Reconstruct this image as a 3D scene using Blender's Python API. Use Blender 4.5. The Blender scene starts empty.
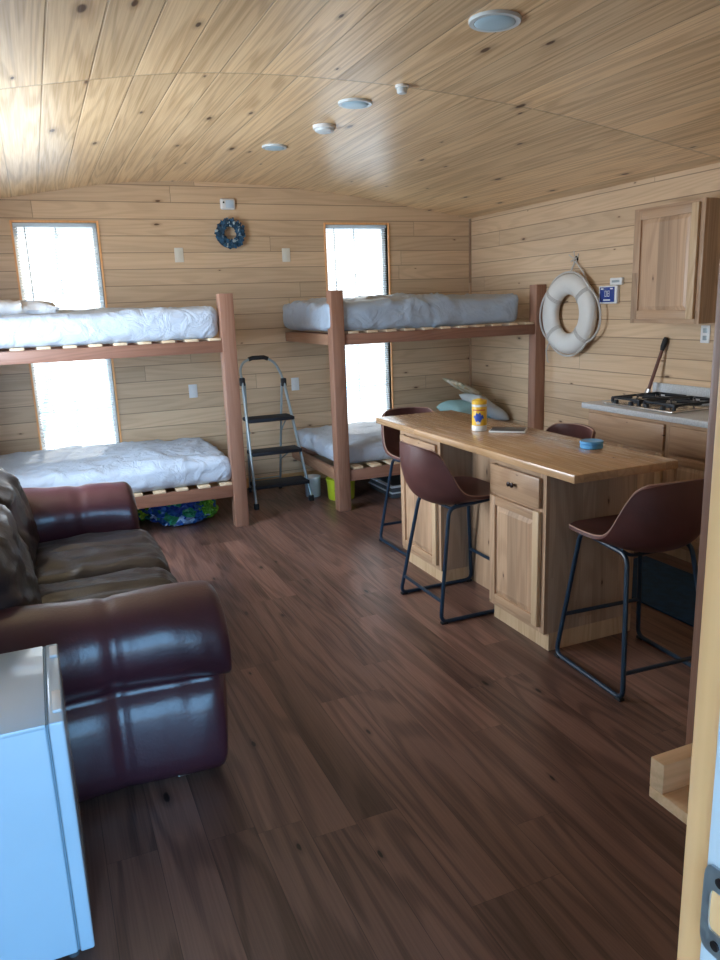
import bpy, bmesh, math, random
from mathutils import Vector, Matrix, noise
random.seed(7)
S = bpy.context.scene
COL = S.collection
PI = math.pi
# ---------------------------------------------------------------- room numbers
L = 6.75; W = 4.103; WL = -0.65; YN = 0.33; YN0 = 0.19   # back wall, right wall, left wall, near wall faces
YP = 5.50                                               # bunk front line

# ---------------------------------------------------------------- node helpers
def newmat(name):
    m = bpy.data.materials.new(name); m.use_nodes = True
    nt = m.node_tree; nt.nodes.clear()
    out = nt.nodes.new('ShaderNodeOutputMaterial')
    b = nt.nodes.new('ShaderNodeBsdfPrincipled')
    nt.links.new(b.outputs[0], out.inputs[0])
    return m, nt, b, out
def N(nt, t, **kw):
    n = nt.nodes.new(t)
    for k, v in kw.items(): setattr(n, k, v)
    return n
def link(nt, a, b): nt.links.new(a, b)
def mth(nt, op, a, b=None, c=None, clamp=False):
    n = nt.nodes.new('ShaderNodeMath'); n.operation = op; n.use_clamp = clamp
    for i, x in enumerate((a, b, c)):
        if x is None: continue
        if isinstance(x, (int, float)): n.inputs[i].default_value = x
        else: nt.links.new(x, n.inputs[i])
    return n.outputs[0]
def mixc(nt, f, a, b, mode='MIX'):
    n = nt.nodes.new('ShaderNodeMix'); n.data_type = 'RGBA'; n.blend_type = mode
    for i, x in ((0, f), (6, a), (7, b)):
        if isinstance(x, (int, float)): n.inputs[i].default_value = x
        elif isinstance(x, (tuple, list)): n.inputs[i].default_value = (*x[:3], 1)
        else: nt.links.new(x, n.inputs[i])
    return n.outputs[2]
def mapr(nt, x, a, b, c=0.0, d=1.0, smooth=True):
    n = nt.nodes.new('ShaderNodeMapRange')
    if smooth: n.interpolation_type = 'SMOOTHSTEP'
    nt.links.new(x, n.inputs[0])
    for i, v in zip((1, 2, 3, 4), (a, b, c, d)): n.inputs[i].default_value = v
    return n.outputs[0]
def simple(name, col, rough=0.5, metal=0.0, spec=0.5, coat=0.0, bump=0.0, bscale=60, var=0.0, vscale=4, sss=0):
    m, nt, b, out = newmat(name)
    b.inputs['Roughness'].default_value = rough; b.inputs['Metallic'].default_value = metal
    b.inputs['Specular IOR Level'].default_value = spec; b.inputs['Coat Weight'].default_value = coat
    tc = N(nt, 'ShaderNodeTexCoord')
    nz = N(nt, 'ShaderNodeTexNoise'); nz.inputs['Scale'].default_value = vscale; nz.inputs['Detail'].default_value = 4
    link(nt, tc.outputs['Object'], nz.inputs[0])
    v = mapr(nt, nz.outputs[0], .3, .7, 1 - var, 1 + var)
    c = mixc(nt, 1.0, col, v, 'MULTIPLY')
    link(nt, c, b.inputs['Base Color'])
    if bump:
        n2 = N(nt, 'ShaderNodeTexNoise'); n2.inputs['Scale'].default_value = bscale; n2.inputs['Detail'].default_value = 3
        link(nt, tc.outputs['Object'], n2.inputs[0])
        bp = N(nt, 'ShaderNodeBump'); bp.inputs['Strength'].default_value = bump; bp.inputs['Distance'].default_value = .01
        link(nt, n2.outputs[0], bp.inputs['Height']); link(nt, bp.outputs[0], b.inputs['Normal'])
    return m
def wood(name, along, across, c1, c2, dark, ksize=(.018, .045), jw=1.6, ga=.55, gb=5.0, w=None, length=None, groove=.0025, gdark=.35, var=.12, knots=.0,
         rough=.45, coat=0.0, ringf=14, joint_all=None, kscale=1.6, bump=.25, stave=0.0, contrast=1.0, spec=.5):
    """procedural timber: boards of width w across one axis, grain along another"""
    m, nt, b, out = newmat(name)
    tc = N(nt, 'ShaderNodeTexCoord'); sp = N(nt, 'ShaderNodeSeparateXYZ'); link(nt, tc.outputs['Object'], sp.inputs[0])
    third = [k for k in 'XYZ' if k not in (along, across)][0]
    A, B, D = sp.outputs[along], sp.outputs[across], sp.outputs[third]
    gmask = None; r1 = 0.5
    if w:
        u = mth(nt, 'DIVIDE', mth(nt, 'ADD', B, 50.0), w); row = mth(nt, 'FLOOR', u); fu = mth(nt, 'FRACT', u)
        wn = N(nt, 'ShaderNodeTexWhiteNoise'); wn.noise_dimensions = '1D'; link(nt, row, wn.inputs['W'])
        if joint_all is not None: v = mth(nt, 'DIVIDE', mth(nt, 'ADD', A, 40.0 - joint_all), 40.0)
        else: v = mth(nt, 'ADD', mth(nt, 'DIVIDE', mth(nt, 'ADD', A, 50.0), length or 3.0), mth(nt, 'MULTIPLY', wn.outputs[0], 7.3))
        colu = mth(nt, 'FLOOR', v); fv = mth(nt, 'FRACT', v)
        w2 = N(nt, 'ShaderNodeTexWhiteNoise'); w2.noise_dimensions = '2D'
        cb = N(nt, 'ShaderNodeCombineXYZ'); link(nt, row, cb.inputs[0]); link(nt, colu, cb.inputs[1]); link(nt, cb.outputs[0], w2.inputs['Vector'])
        r1 = w2.outputs[0]
        gu = mth(nt, 'MULTIPLY', mth(nt, 'MINIMUM', fu, mth(nt, 'SUBTRACT', 1.0, fu)), w)
        gv = mth(nt, 'MULTIPLY', mth(nt, 'MINIMUM', fv, mth(nt, 'SUBTRACT', 1.0, fv)), 40.0 if joint_all is not None else (length or 3.0))
        g = mth(nt, 'MINIMUM', gu, mth(nt, 'MULTIPLY', gv, jw))
        gmask = mapr(nt, g, groove * .35, groove, 1.0, 0.0)
    off = mth(nt, 'MULTIPLY', r1, 31.7) if w else 3.1
    def vec(sa, sb, sd):
        c = N(nt, 'ShaderNodeCombineXYZ')
        link(nt, mth(nt, 'ADD', mth(nt, 'MULTIPLY', A, sa), off), c.inputs[0])
        link(nt, mth(nt, 'ADD', mth(nt, 'MULTIPLY', B, sb), off), c.inputs[1])
        link(nt, mth(nt, 'MULTIPLY', D, sd), c.inputs[2]); return c.outputs[0]
    def nz(v_, sc, det=3, dist=0.0):
        n = N(nt, 'ShaderNodeTexNoise'); n.inputs['Scale'].default_value = sc; n.inputs['Detail'].default_value = det
        n.inputs['Distortion'].default_value = dist; link(nt, v_, n.inputs[0]); return n.outputs[0]
    # cathedral rings
    n0 = nz(vec(ga, gb, gb), 1.0, 1.5, .2)
    ring = mth(nt, 'SINE', mth(nt, 'MULTIPLY', n0, ringf * 6.0))
    ring = mapr(nt, ring, -.4, 1.0)
    fine = nz(vec(3.0, 150.0, 150.0), 1.0, 2)
    broad = nz(vec(.7, 3.5, 3.5), 1.3, 2)
    f = mth(nt, 'ADD', mth(nt, 'MULTIPLY', ring, .42 * contrast), mth(nt, 'MULTIPLY', mapr(nt, fine, .3, .7), .28))
    f = mth(nt, 'ADD', f, mth(nt, 'MULTIPLY', mapr(nt, broad, .3, .7), .3), clamp=True)
    col = mixc(nt, f, c1, c2)
    if stave:
        st = mapr(nt, r1, 0, 1, 1 - stave, 1 + stave, False)
        col = mixc(nt, 1.0, col, st, 'MULTIPLY')
    elif w:
        col = mixc(nt, 1.0, col, mapr(nt, r1, 0, 1, 1 - var, 1 + var, False), 'MULTIPLY')
    if knots:
        vo = N(nt, 'ShaderNodeTexVoronoi'); vo.voronoi_dimensions = '2D'; vo.inputs['Scale'].default_value = kscale
        wob = nz(vec(3, 9, 9), 3.0, 2)
        c = N(nt, 'ShaderNodeCombineXYZ')
        link(nt, mth(nt, 'ADD', mth(nt, 'MULTIPLY', A, .8), mth(nt, 'MULTIPLY', wob, .03)), c.inputs[0])
        link(nt, mth(nt, 'MULTIPLY', B, 2.2), c.inputs[1])
        link(nt, mth(nt, 'MULTIPLY', D, .3), c.inputs[2]); link(nt, c.outputs[0], vo.inputs[0])
        sc = N(nt, 'ShaderNodeSeparateColor'); link(nt, vo.outputs['Color'], sc.inputs[0])
        on = mth(nt, 'GREATER_THAN', sc.outputs[0], 1 - knots)
        size = mapr(nt, sc.outputs[1], 0, 1, ksize[0], ksize[1], False)
        k = mth(nt, 'DIVIDE', vo.outputs['Distance'], size)
        km = mth(nt, 'MULTIPLY', mapr(nt, k, .6, 1.1, 1.0, 0.0), on)
        halo = mth(nt, 'MULTIPLY', mth(nt, 'MULTIPLY', mapr(nt, k, 1.0, 2.6, 1.0, 0.0), on), .35)
        col = mixc(nt, halo, col, dark); col = mixc(nt, km, col, tuple(x * .45 for x in dark))
    if gmask is not None: col = mixc(nt, mth(nt, 'MULTIPLY', gmask, 1 - gdark), col, tuple(x * .35 for x in dark))
    link(nt, col, b.inputs['Base Color'])
    b.inputs['Roughness'].default_value = rough; b.inputs['Coat Weight'].default_value = coat
    b.inputs['Specular IOR Level'].default_value = spec
    b.inputs['Coat Roughness'].default_value = .25
    rr = mapr(nt, fine, .3, .7, rough - .06, rough + .08); link(nt, rr, b.inputs['Roughness'])
    h = mth(nt, 'MULTIPLY', fine, .12)
    if gmask is not None: h = mth(nt, 'SUBTRACT', h, gmask)
    bp = N(nt, 'ShaderNodeBump'); bp.inputs['Strength'].default_value = bump; bp.inputs['Distance'].default_value = .004
    link(nt, h, bp.inputs['Height']); link(nt, bp.outputs[0], b.inputs['Normal'])
    return m

M = {}
WC1, WC2, WD = (.66, .475, .305), (.53, .365, .225), (.27, .14, .07)
M['wall_x'] = wood('pine_boards_back', 'X', 'Z', WC1, WC2, WD, w=.134, length=4.2, groove=.0045, knots=.42, kscale=2.1, ksize=(.014, .046), ga=.4, rough=.42, bump=.4, gdark=.42)
M['wall_y'] = wood('pine_boards_side', 'Y', 'Z', WC1, WC2, WD, w=.134, length=4.2, groove=.0045, knots=.42, kscale=2.1, ksize=(.014, .046), ga=.4, rough=.42, bump=.4, gdark=.42)
M['ceil'] = wood('pine_ceiling', 'Y', 'X', (.90, .66, .395), (.58, .38, .195), (.20, .09, .035), ga=.30, gb=7.5, w=.19, joint_all=3.68, jw=.38, groove=.005, knots=.5, kscale=1.6, ksize=(.02, .065), rough=.36, bump=.5, var=.14, gdark=.7, coat=.1, ringf=11, contrast=1.15)
M['floor'] = wood('dark_floor_planks', 'Y', 'X', (.200, .108, .083), (.074, .038, .030), (.026, .013, .011), w=.152, length=1.22, groove=.0015, gdark=.4, knots=.35, kscale=1.9, ksize=(.02, .05), rough=.34, var=.24, ringf=9, bump=.12, contrast=1.1)
M['trim_z'] = wood('oiled_pine_upright', 'Z', 'X', (.95, .50, .22), (.82, .41, .16), WD, rough=.4)
M['trim_x'] = wood('oiled_pine_crosswise', 'X', 'Z', (.60, .36, .16), (.48, .26, .10), WD, rough=.4)
M['bed_z'] = wood('bed_timber_upright', 'Z', 'X', (.34, .175, .115), (.25, .12, .075), (.11, .045, .03), knots=.22, kscale=4, rough=.45)
M['bed_x'] = wood('bed_timber_long', 'X', 'Z', (.30, .145, .095), (.22, .10, .062), (.10, .04, .03), knots=.22, kscale=3, rough=.45)
M['bed_y'] = wood('bed_timber_end', 'Y', 'Z', (.38, .21, .125), (.28, .14, .085), (.11, .045, .03), knots=.22, kscale=3, rough=.45)
M['slat'] = wood('pale_slat', 'Y', 'X', (.74, .58, .40), (.62, .45, .28), WD, rough=.5)
M['cab_z'] = wood('hickory_upright', 'Z', 'Y', (.52, .35, .225), (.36, .225, .14), (.15, .065, .035), w=.083, length=3, groove=.0006, stave=.24, knots=.22, kscale=3.5, rough=.42, gdark=.8)
M['cab_zx'] = wood('hickory_end_panel', 'Z', 'X', (.50, .36, .25), (.36, .245, .165), (.15, .065, .035), w=.075, length=3, groove=.0006, stave=.2, knots=.22, kscale=3.5, rough=.42, gdark=.8)
M['cab_y'] = wood('hickory_level', 'Y', 'Z', (.50, .33, .205), (.35, .21, .125), (.15, .065, .035), knots=.2, kscale=4.5, rough=.42)
M['stile'] = wood('hickory_pale_stile', 'Z', 'Y', (.66, .49, .31), (.50, .33, .19), (.2, .09, .045), rough=.42)
M['top'] = wood('pine_countertop', 'Y', 'X', (.60, .39, .22), (.45, .27, .14), (.16, .065, .03), w=.09, length=2.4, groove=.0008, gdark=.7, knots=.3, kscale=3.2, ksize=(.015, .04), rough=.22, var=.12, coat=.5)
M['ledge'] = wood('ledge_pine', 'X', 'Z', (.82, .54, .32), (.66, .41, .22), WD, rough=.45)
M['jambpaint'] = simple('white_gloss_paint', (.72, .78, .82), .35, var=.03, bump=.1, bscale=30)
M['white'] = simple('white_plastic', (.75, .76, .76), .4, var=.02)
M['cream'] = simple('ivory_plastic', (.72, .68, .58), .45, var=.02)
M['fridge'] = simple('blue_lit_white_enamel', (.50, .63, .74), .22, coat=.4, var=.02, bump=.02, bscale=250)  # blue of the door daylight is put into the white enamel's base colour
M['gasket'] = simple('dark_rubber_seal', (.06, .075, .09), .6)
M['seal'] = simple('grey_door_seal', (.20, .30, .38), .6)
M['metal_blk'] = simple('haze_tinted_black_coat', (.006, .026, .055), .38, var=.1)  # black coat with the bluish haze put into its base colour
M['leather'] = simple('burgundy_leather', (.056, .016, .024), .33, spec=.6, bump=.10, bscale=90, var=.22, vscale=2.5, coat=.15)
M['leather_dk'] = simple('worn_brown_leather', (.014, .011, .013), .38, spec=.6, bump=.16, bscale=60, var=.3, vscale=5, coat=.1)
M['pu'] = simple('brown_faux_leather', (.105, .040, .037), .45, bump=.10, bscale=140, var=.15, vscale=8)
M['stitch'] = simple('pale_stitch', (.42, .26, .2), .6)
M['blacktread'] = simple('black_ribbed_tread', (.006, .009, .016), .7, bump=.2, bscale=120)
M['alu'] = simple('grey_painted_steel', (.36, .42, .44), .32, metal=.55)
M['chrome'] = simple('brushed_steel', (.62, .64, .66), .28, metal=1, bump=.05, bscale=200)
M['brass'] = simple('worn_steel_plate', (.42, .48, .55), .3, metal=.9, bump=.2, bscale=60)
M['knob'] = simple('dark_bronze', (.03, .02, .02), .35, metal=.6)
M['blue_lid'] = simple('sky_blue_plastic', (.13, .42, .78), .35)
M['yellow'] = simple('yellow_label', (.80, .50, .04), .35)
M['bluelabel'] = simple('blue_print', (.03, .08, .42), .4)
M['redprint'] = simple('red_print', (.5, .06, .03), .4)
M['lime'] = simple('lime_yellow_plastic', (.52, .60, .03), .35, var=.08)
M['tubwhite'] = simple('milky_plastic', (.60, .66, .72), .35)
M['dkprint'] = simple('dark_print', (.03, .04, .03), .5)
M['ring'] = simple('white_vinyl_foam', (.70, .69, .66), .45, bump=.05, bscale=40, var=.04)
M['rope'] = simple('offwhite_rope', (.55, .53, .50), .8, bump=.5, bscale=300)
M['counter'] = simple('speckled_grey_laminate', (.50, .52, .54), .3, var=.12, vscale=120)
M['iron'] = simple('cast_iron', (.010, .016, .026), .5, bump=.2)
M['steel_top'] = simple('stainless_pan', (.60, .58, .55), .25, metal=.9)
M['rug'] = simple('navy_mat', (.005, .045, .12), .9, bump=.6, bscale=200, var=.25, vscale=20)
M['navy'] = simple('navy_glass_screen', (.02, .05, .25), .2)
M['digits'] = simple('pale_screen_print', (.75, .8, .85), .5)
M['tabletblk'] = simple('dark_cover', (.06, .065, .08), .3)
M['teal'] = simple('pale_teal_cotton', (.33, .55, .56), .85, bump=.3, bscale=300)
M['tealwhite'] = simple('pale_grey_cotton', (.52, .55, .56), .85, bump=.3, bscale=300)
M['shellblue'] = simple('blue_sea_glass', (.022, .075, .14), .25, var=.6, vscale=30)
M['palewhite'] = simple('pale_shell', (.35, .45, .50), .4, var=.2, vscale=30)
M['ladgrip'] = simple('black_foam_grip', (.01, .012, .015), .6)
M['toolwood'] = simple('dark_red_handle', (.16, .07, .055), .4)
M['lamp'] = simple('frosted_lamp_lens', (.42, .60, .70), .35)
M['reflector'] = simple('white_lamp_trim', (.62, .68, .70), .35)
M['outside'] = simple('gravel_yard', (.34, .36, .36), .9, var=.1)
M['house'] = simple('pale_siding', (.62, .66, .70), .8)
M['roofgrey'] = simple('grey_roof', (.25, .30, .34), .8)
M['exterior'] = simple('sky_block_siding', (.55, .58, .60), .8)

def sheetmat(name, col, bs=7.0, strength=.55):
    m, nt, b, out = newmat(name)
    tc = N(nt, 'ShaderNodeTexCoord'); n = N(nt, 'ShaderNodeTexNoise')
    n.inputs['Scale'].default_value = bs; n.inputs['Detail'].default_value = 5; n.inputs['Distortion'].default_value = 1.1
    link(nt, tc.outputs['Object'], n.inputs[0])
    bp = N(nt, 'ShaderNodeBump'); bp.inputs['Strength'].default_value = strength; bp.inputs['Distance'].default_value = .05
    link(nt, n.outputs[0], bp.inputs['Height']); link(nt, bp.outputs[0], b.inputs['Normal'])
    b.inputs['Base Color'].default_value = (*col, 1); b.inputs['Roughness'].default_value = .75
    return m
M['sheet'] = sheetmat('white_bed_sheet', (.50, .56, .65))
M['cover'] = sheetmat('plastic_mattress_cover', (.38, .45, .54), 5.0, .5)
M['cover'].node_tree.nodes['Principled BSDF'].inputs['Roughness'].default_value = .38
M['pillow'] = sheetmat('pillow_cotton', (.66, .66, .67), 6, .5)

def pattern_mat(name, cols, scale):
    m, nt, b, out = newmat(name)
    tc = N(nt, 'ShaderNodeTexCoord'); vo = N(nt, 'ShaderNodeTexVoronoi'); vo.inputs['Scale'].default_value = scale
    link(nt, tc.outputs['Object'], vo.inputs[0])
    sc = N(nt, 'ShaderNodeSeparateColor'); link(nt, vo.outputs['Color'], sc.inputs[0])
    cr = N(nt, 'ShaderNodeValToRGB'); cr.color_ramp.interpolation = 'CONSTANT'
    while len(cr.color_ramp.elements) < len(cols): cr.color_ramp.elements.new(.5)
    for i, c in enumerate(cols):
        cr.color_ramp.elements[i].position = i / len(cols); cr.color_ramp.elements[i].color = (*c, 1)
    link(nt, sc.outputs[0], cr.inputs[0]); link(nt, cr.outputs[0], b.inputs['Base Color'])
    b.inputs['Roughness'].default_value = .3
    return m
M['bag'] = pattern_mat('blue_green_printed_film', [(.01, .05, .28), (.03, .16, .5), (.25, .42, .7), (.02, .10, .40), (.02, .22, .12), (.45, .6, .8), (.01, .08, .3)], 14)
M['bag'].node_tree.nodes['Principled BSDF'].inputs['Roughness'].default_value = .16
M['baggreen'] = pattern_mat('green_printed_film', [(.10, .32, .03), (.02, .15, .12), (.25, .5, .04), (.03, .1, .25)], 16)
M['baggreen'].node_tree.nodes['Principled BSDF'].inputs['Roughness'].default_value = .16
M['patpillow'] = pattern_mat('cream_patterned_cotton', [(.60, .52, .38), (.66, .60, .48), (.40, .36, .24), (.62, .56, .42), (.55, .40, .22)], 26)
M['patpillow'].node_tree.nodes['Principled BSDF'].inputs['Roughness'].default_value = .85
# window glass and translucent blind slats
m, nt, b, out = newmat('window_glass'); b.inputs['Base Color'].default_value = (1, 1, 1, 1)
tr = N(nt, 'ShaderNodeBsdfTransparent'); gl = N(nt, 'ShaderNodeBsdfGlossy'); gl.inputs['Roughness'].default_value = .03
mx = N(nt, 'ShaderNodeMixShader'); mx.inputs[0].default_value = .06
link(nt, tr.outputs[0], mx.inputs[1]); link(nt, gl.outputs[0], mx.inputs[2]); link(nt, mx.outputs[0], out.inputs[0]); nt.nodes.remove(b)
M['glass'] = m
m, nt, b, out = newmat('blind_vinyl'); b.inputs['Base Color'].default_value = (.80, .84, .86, 1); b.inputs['Roughness'].default_value = .45
ts = N(nt, 'ShaderNodeBsdfTranslucent'); ts.inputs[0].default_value = (.80, .85, .88, 1)
mx = N(nt, 'ShaderNodeMixShader'); mx.inputs[0].default_value = .5
link(nt, b.outputs[0], mx.inputs[1]); link(nt, ts.outputs[0], mx.inputs[2]); link(nt, mx.outputs[0], out.inputs[0])
M['blind'] = m

# ---------------------------------------------------------------- mesh helpers
def BM(): return bmesh.new()
def merge(bm, src):
    me = bpy.data.meshes.new('tmp'); src.to_mesh(me); src.free(); bm.from_mesh(me); bpy.data.meshes.remove(me)
def box(bm, x0, x1, y0, y1, z0, z1, bev=0.0, seg=2, mat=None):
    t = bmesh.new(); bmesh.ops.create_cube(t, size=1)
    for v in t.verts: v.co = Vector(((x0 + x1) / 2 + v.co.x * (x1 - x0), (y0 + y1) / 2 + v.co.y * (y1 - y0), (z0 + z1) / 2 + v.co.z * (z1 - z0)))
    if bev: bmesh.ops.bevel(t, geom=t.edges[:], offset=bev, segments=seg, affect='EDGES', profile=.5)
    if mat is not None: t.transform(mat)
    merge(bm, t)
def B(*a, **k): bm = BM(); box(bm, *a, **k); return bm
def fillet(pts, r, n=4, closed=False):
    P = [Vector(p) for p in pts]; out = []
    cnt = len(P)
    for i in range(cnt):
        if not closed and i in (0, cnt - 1): out.append(P[i]); continue
        a, p, c = P[i - 1], P[i], P[(i + 1) % cnt]
        d1, d2 = (a - p), (c - p); rr = min(r, d1.length * .45, d2.length * .45)
        s, e = p + d1.normalized() * rr, p + d2.normalized() * rr
        for k in range(n + 1):
            t = k / n; out.append(s * (1 - t) ** 2 + p * 2 * t * (1 - t) + e * t * t)
    return out
def tube(bm, pts, r, seg=10, closed=False, cap=True, sx=1.0):
    P = [Vector(p) for p in pts]; n = len(P); rings = []; prev = None
    for i in range(n):
        if closed: t = (P[(i + 1) % n] - P[i - 1]).normalized()
        else: t = (P[min(i + 1, n - 1)] - P[max(i - 1, 0)]).normalized()
        if prev is None:
            up = Vector((0, 0, 1)) if abs(t.z) < .9 else Vector((1, 0, 0)); a = t.cross(up).normalized()
        else:
            a = (prev - t * prev.dot(t)).normalized()
        prev = a; b_ = t.cross(a)
        rr = r(i / (n - 1)) if callable(r) else r
        rings.append([bm.verts.new(P[i] + (a * math.cos(2 * PI * k / seg) * sx + b_ * math.sin(2 * PI * k / seg)) * rr) for k in range(seg)])
    for i in range(n if closed else n - 1):
        R0, R1 = rings[i], rings[(i + 1) % n]
        for k in range(seg): bm.faces.new((R0[k], R0[(k + 1) % seg], R1[(k + 1) % seg], R1[k]))
    if cap and not closed: bm.faces.new(rings[0][::-1]); bm.faces.new(rings[-1])
def lathe(bm, prof, seg=32, mat=None):
    t = bmesh.new(); rings = []
    for r, z in prof:
        rings.append([t.verts.new((max(r, 1e-4) * math.cos(2 * PI * k / seg), max(r, 1e-4) * math.sin(2 * PI * k / seg), z)) for k in range(seg)])
    for a, b_ in zip(rings, rings[1:]):
        for k in range(seg): t.faces.new((a[k], a[(k + 1) % seg], b_[(k + 1) % seg], b_[k]))
    t.faces.new(rings[0][::-1]); t.faces.new(rings[-1])
    if mat is not None: t.transform(mat)
    merge(bm, t)
def rbox(bm, c, s, r, n=(14, 14, 10), bulge=(0, 0, 0), disp=None, mat=None):
    """soft cushion: box of half-size s with round edges of radius r, faces crowned by bulge"""
    t = bmesh.new(); vs = {}
    def vert(p):
        k = tuple(round(x, 6) for x in p)
        if k not in vs:
            q = Vector([max(-s[i] + r, min(s[i] - r, p[i] * s[i])) for i in range(3)])
            full = Vector([p[i] * s[i] for i in range(3)]); d = full - q
            co = q + d.normalized() * r if d.length > 1e-9 else full
            u = [abs(p[i]) for i in range(3)]
            for i in range(3):
                j, l_ = (i + 1) % 3, (i + 2) % 3
                co[i] += math.copysign(bulge[i] * (1 - u[j] ** 2) * (1 - u[l_] ** 2), p[i]) * (u[i] ** 3)
            if disp: co = co + disp(co)
            vs[k] = t.verts.new(Vector(c) + co)
        return vs[k]
    for ax in range(3):
        j, l_ = (ax + 1) % 3, (ax + 2) % 3
        for sg in (-1, 1):
            for a in range(n[j]):
                for b_ in range(n[l_]):
                    q = []
                    for da, db in ((0, 0), (1, 0), (1, 1), (0, 1)):
                        p = [0, 0, 0]; p[ax] = sg; p[j] = -1 + 2 * (a + da) / n[j]; p[l_] = -1 + 2 * (b_ + db) / n[l_]; q.append(vert(p))
                    if sg < 0: q.reverse()
                    t.faces.new(q)
    if mat is not None: t.transform(mat)
    merge(bm, t)
def prism(bm, pts, axis, a0, a1, bev=0.0):
    """closed 2-D outline extruded along an axis ('X','Y','Z')"""
    t = bmesh.new()
    def P(u, v, a): return {'X': (a, u, v), 'Y': (u, a, v), 'Z': (u, v, a)}[axis]
    A = [t.verts.new(P(u, v, a0)) for u, v in pts]; C_ = [t.verts.new(P(u, v, a1)) for u, v in pts]
    n = len(pts); t.faces.new(A); t.faces.new(C_[::-1])
    for i in range(n): t.faces.new((A[i], C_[i], C_[(i + 1) % n], A[(i + 1) % n]))
    bmesh.ops.recalc_face_normals(t, faces=t.faces)
    if bev: bmesh.ops.bevel(t, geom=t.edges[:], offset=bev, segments=2, affect='EDGES', profile=.5)
    merge(bm, t)
def obj(name, bm, mat, parent=None, sub=0, angle=35, at=None, flip=False):
    """one mesh object; geometry given in the parent's frame minus the parent's world spot"""
    bmesh.ops.recalc_face_normals(bm, faces=bm.faces)
    me = bpy.data.meshes.new(name)
    off = Vector((0, 0, 0))
    if parent is not None and parent.get('_w'): off = Vector(parent['_w'])
    elif at is not None: off = Vector(at)
    bmesh.ops.translate(bm, verts=bm.verts, vec=-off)
    bm.to_mesh(me); bm.free()
    mats = mat if isinstance(mat, (list, tuple)) else [mat]
    for mm in mats: me.materials.append(M[mm])
    o = bpy.data.objects.new(name, me); COL.objects.link(o)
    if parent is not None:
        o.parent = parent
        if parent.get('_w'): o['_w'] = parent['_w']
    elif at is not None: o.location = at; o['_w'] = list(at)
    for p in me.polygons: p.use_smooth = True
    me.set_sharp_from_angle(angle=math.radians(angle))
    if sub:
        md = o.modifiers.new('Subdivision', 'SUBSURF'); md.levels = md.render_levels = sub
    return o
def boxes(name, mat, parent, *specs, bev=0.0):
    o = None
    for sp__ in specs: o = obj(name, B(*sp__, bev=bev), mat, parent)
    return o
def thing(name, label, cat, loc=(0, 0, 0), group=None, world=True):
    o = bpy.data.objects.new(name, None); COL.objects.link(o); o.location = loc; o.empty_display_size = .1
    o['label'] = label; o['category'] = cat
    if world: o['_w'] = list(loc)
    if group: o['group'] = group
    return o
def tag(o, label, cat, group=None):
    o['label'] = label; o['category'] = cat
    if group: o['group'] = group
    return o
def struct(name, bm, mat, parent=None, **k):
    o = obj(name, bm, mat, parent, **k)
    if parent is None: o['kind'] = 'structure'
    return o
def dup(root, loc, rz, label):
    r = root.copy(); COL.objects.link(r); r.location = loc; r.rotation_euler = (0, 0, rz); r['label'] = label
    for ch in list(root.children):
        c = ch.copy(); COL.objects.link(c); c.parent = r
        for g in ch.children:
            d = g.copy(); COL.objects.link(d); d.parent = c
    return r
def wn(p, s=1.0, seed=0): return noise.noise(Vector(p) * s + Vector((seed * 7.1, seed * 3.3, seed)))

# ---------------------------------------------------------------- setting
struct('floor', B(WL - .12, W + .12, YN0, L + .12, -.06, 0), 'floor')
# ceiling: shallow curved vault
CP = [(WL - .1, 2.44), (-.30, 2.50), (0, 2.555), (.3, 2.605), (.6, 2.655), (.9, 2.685), (1.3, 2.70), (1.75, 2.695), (2.2, 2.672), (2.7, 2.628), (3.2, 2.56), (3.65, 2.492), (W, 2.425), (W + .1, 2.41)]
def cz(x):
    for (a, za), (b, zb) in zip(CP, CP[1:]):
        if x <= b: return za + (zb - za) * (x - a) / (b - a)
    return CP[-1][1]
bm = BM(); nn = 44; lo = []; hi = []
xs = [CP[0][0] + (CP[-1][0] - CP[0][0]) * i / nn for i in range(nn + 1)]
sm = [sum(cz(min(max(x + d * .08, CP[0][0]), CP[-1][0])) for d in (-2, -1, 0, 1, 2)) / 5 for x in xs]
def czs(x):
    i = min(max((x - xs[0]) / (xs[1] - xs[0]), 0), nn - .001); k = int(i); return sm[k] + (sm[k + 1] - sm[k]) * (i - k)
pts = [(x, z) for x, z in zip(xs, sm)] + [(xs[-1], 2.86), (xs[0], 2.86)]
t = BM()
A = [t.verts.new((u, YN0, v)) for u, v in pts]; C2 = [t.verts.new((u, L + .12, v)) for u, v in pts]
n = len(pts)
for i in range(n): t.faces.new((A[i], C2[i], C2[(i + 1) % n], A[(i + 1) % n]))
for i in range(nn):
    pass
t.faces.new(A); t.faces.new(C2[::-1])
struct('ceiling', t, 'ceil', angle=60)
# back wall with two tall window holes
WX = [(-.053, .576), (2.566, 3.193)]; WZ0, WZ1 = .44, 2.361
bm = BM(); top = 2.74
cuts = [WL - .12, WX[0][0], WX[0][1], WX[1][0], WX[1][1], W + .12]
for i in range(5):
    a, b_ = cuts[i], cuts[i + 1]
    if i in (1, 3): box(bm, a, b_, L, L + .12, 0, WZ0); box(bm, a, b_, L, L + .12, WZ1, top)
    else: box(bm, a, b_, L, L + .12, 0, top)
struct('wall_back', bm, 'wall_x')
struct('wall_right', B(W, W + .12, YN0, L, 0, 2.55), 'wall_y')
FILL_WIN = [(3.55, 5.05)]; LZ0, LZ1 = .98, 2.15  # out-of-frame left window, added as an opening for fill light
bm = BM(); ys = [YN0, FILL_WIN[0][0], FILL_WIN[0][1], L]
for i in range(3):
    if i == 1: box(bm, WL - .12, WL, ys[i], ys[i + 1], 0, LZ0); box(bm, WL - .12, WL, ys[i], ys[i + 1], LZ1, 2.55)
    else: box(bm, WL - .12, WL, ys[i], ys[i + 1], 0, 2.55)
struct('wall_left', bm, 'wall_y')
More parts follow.
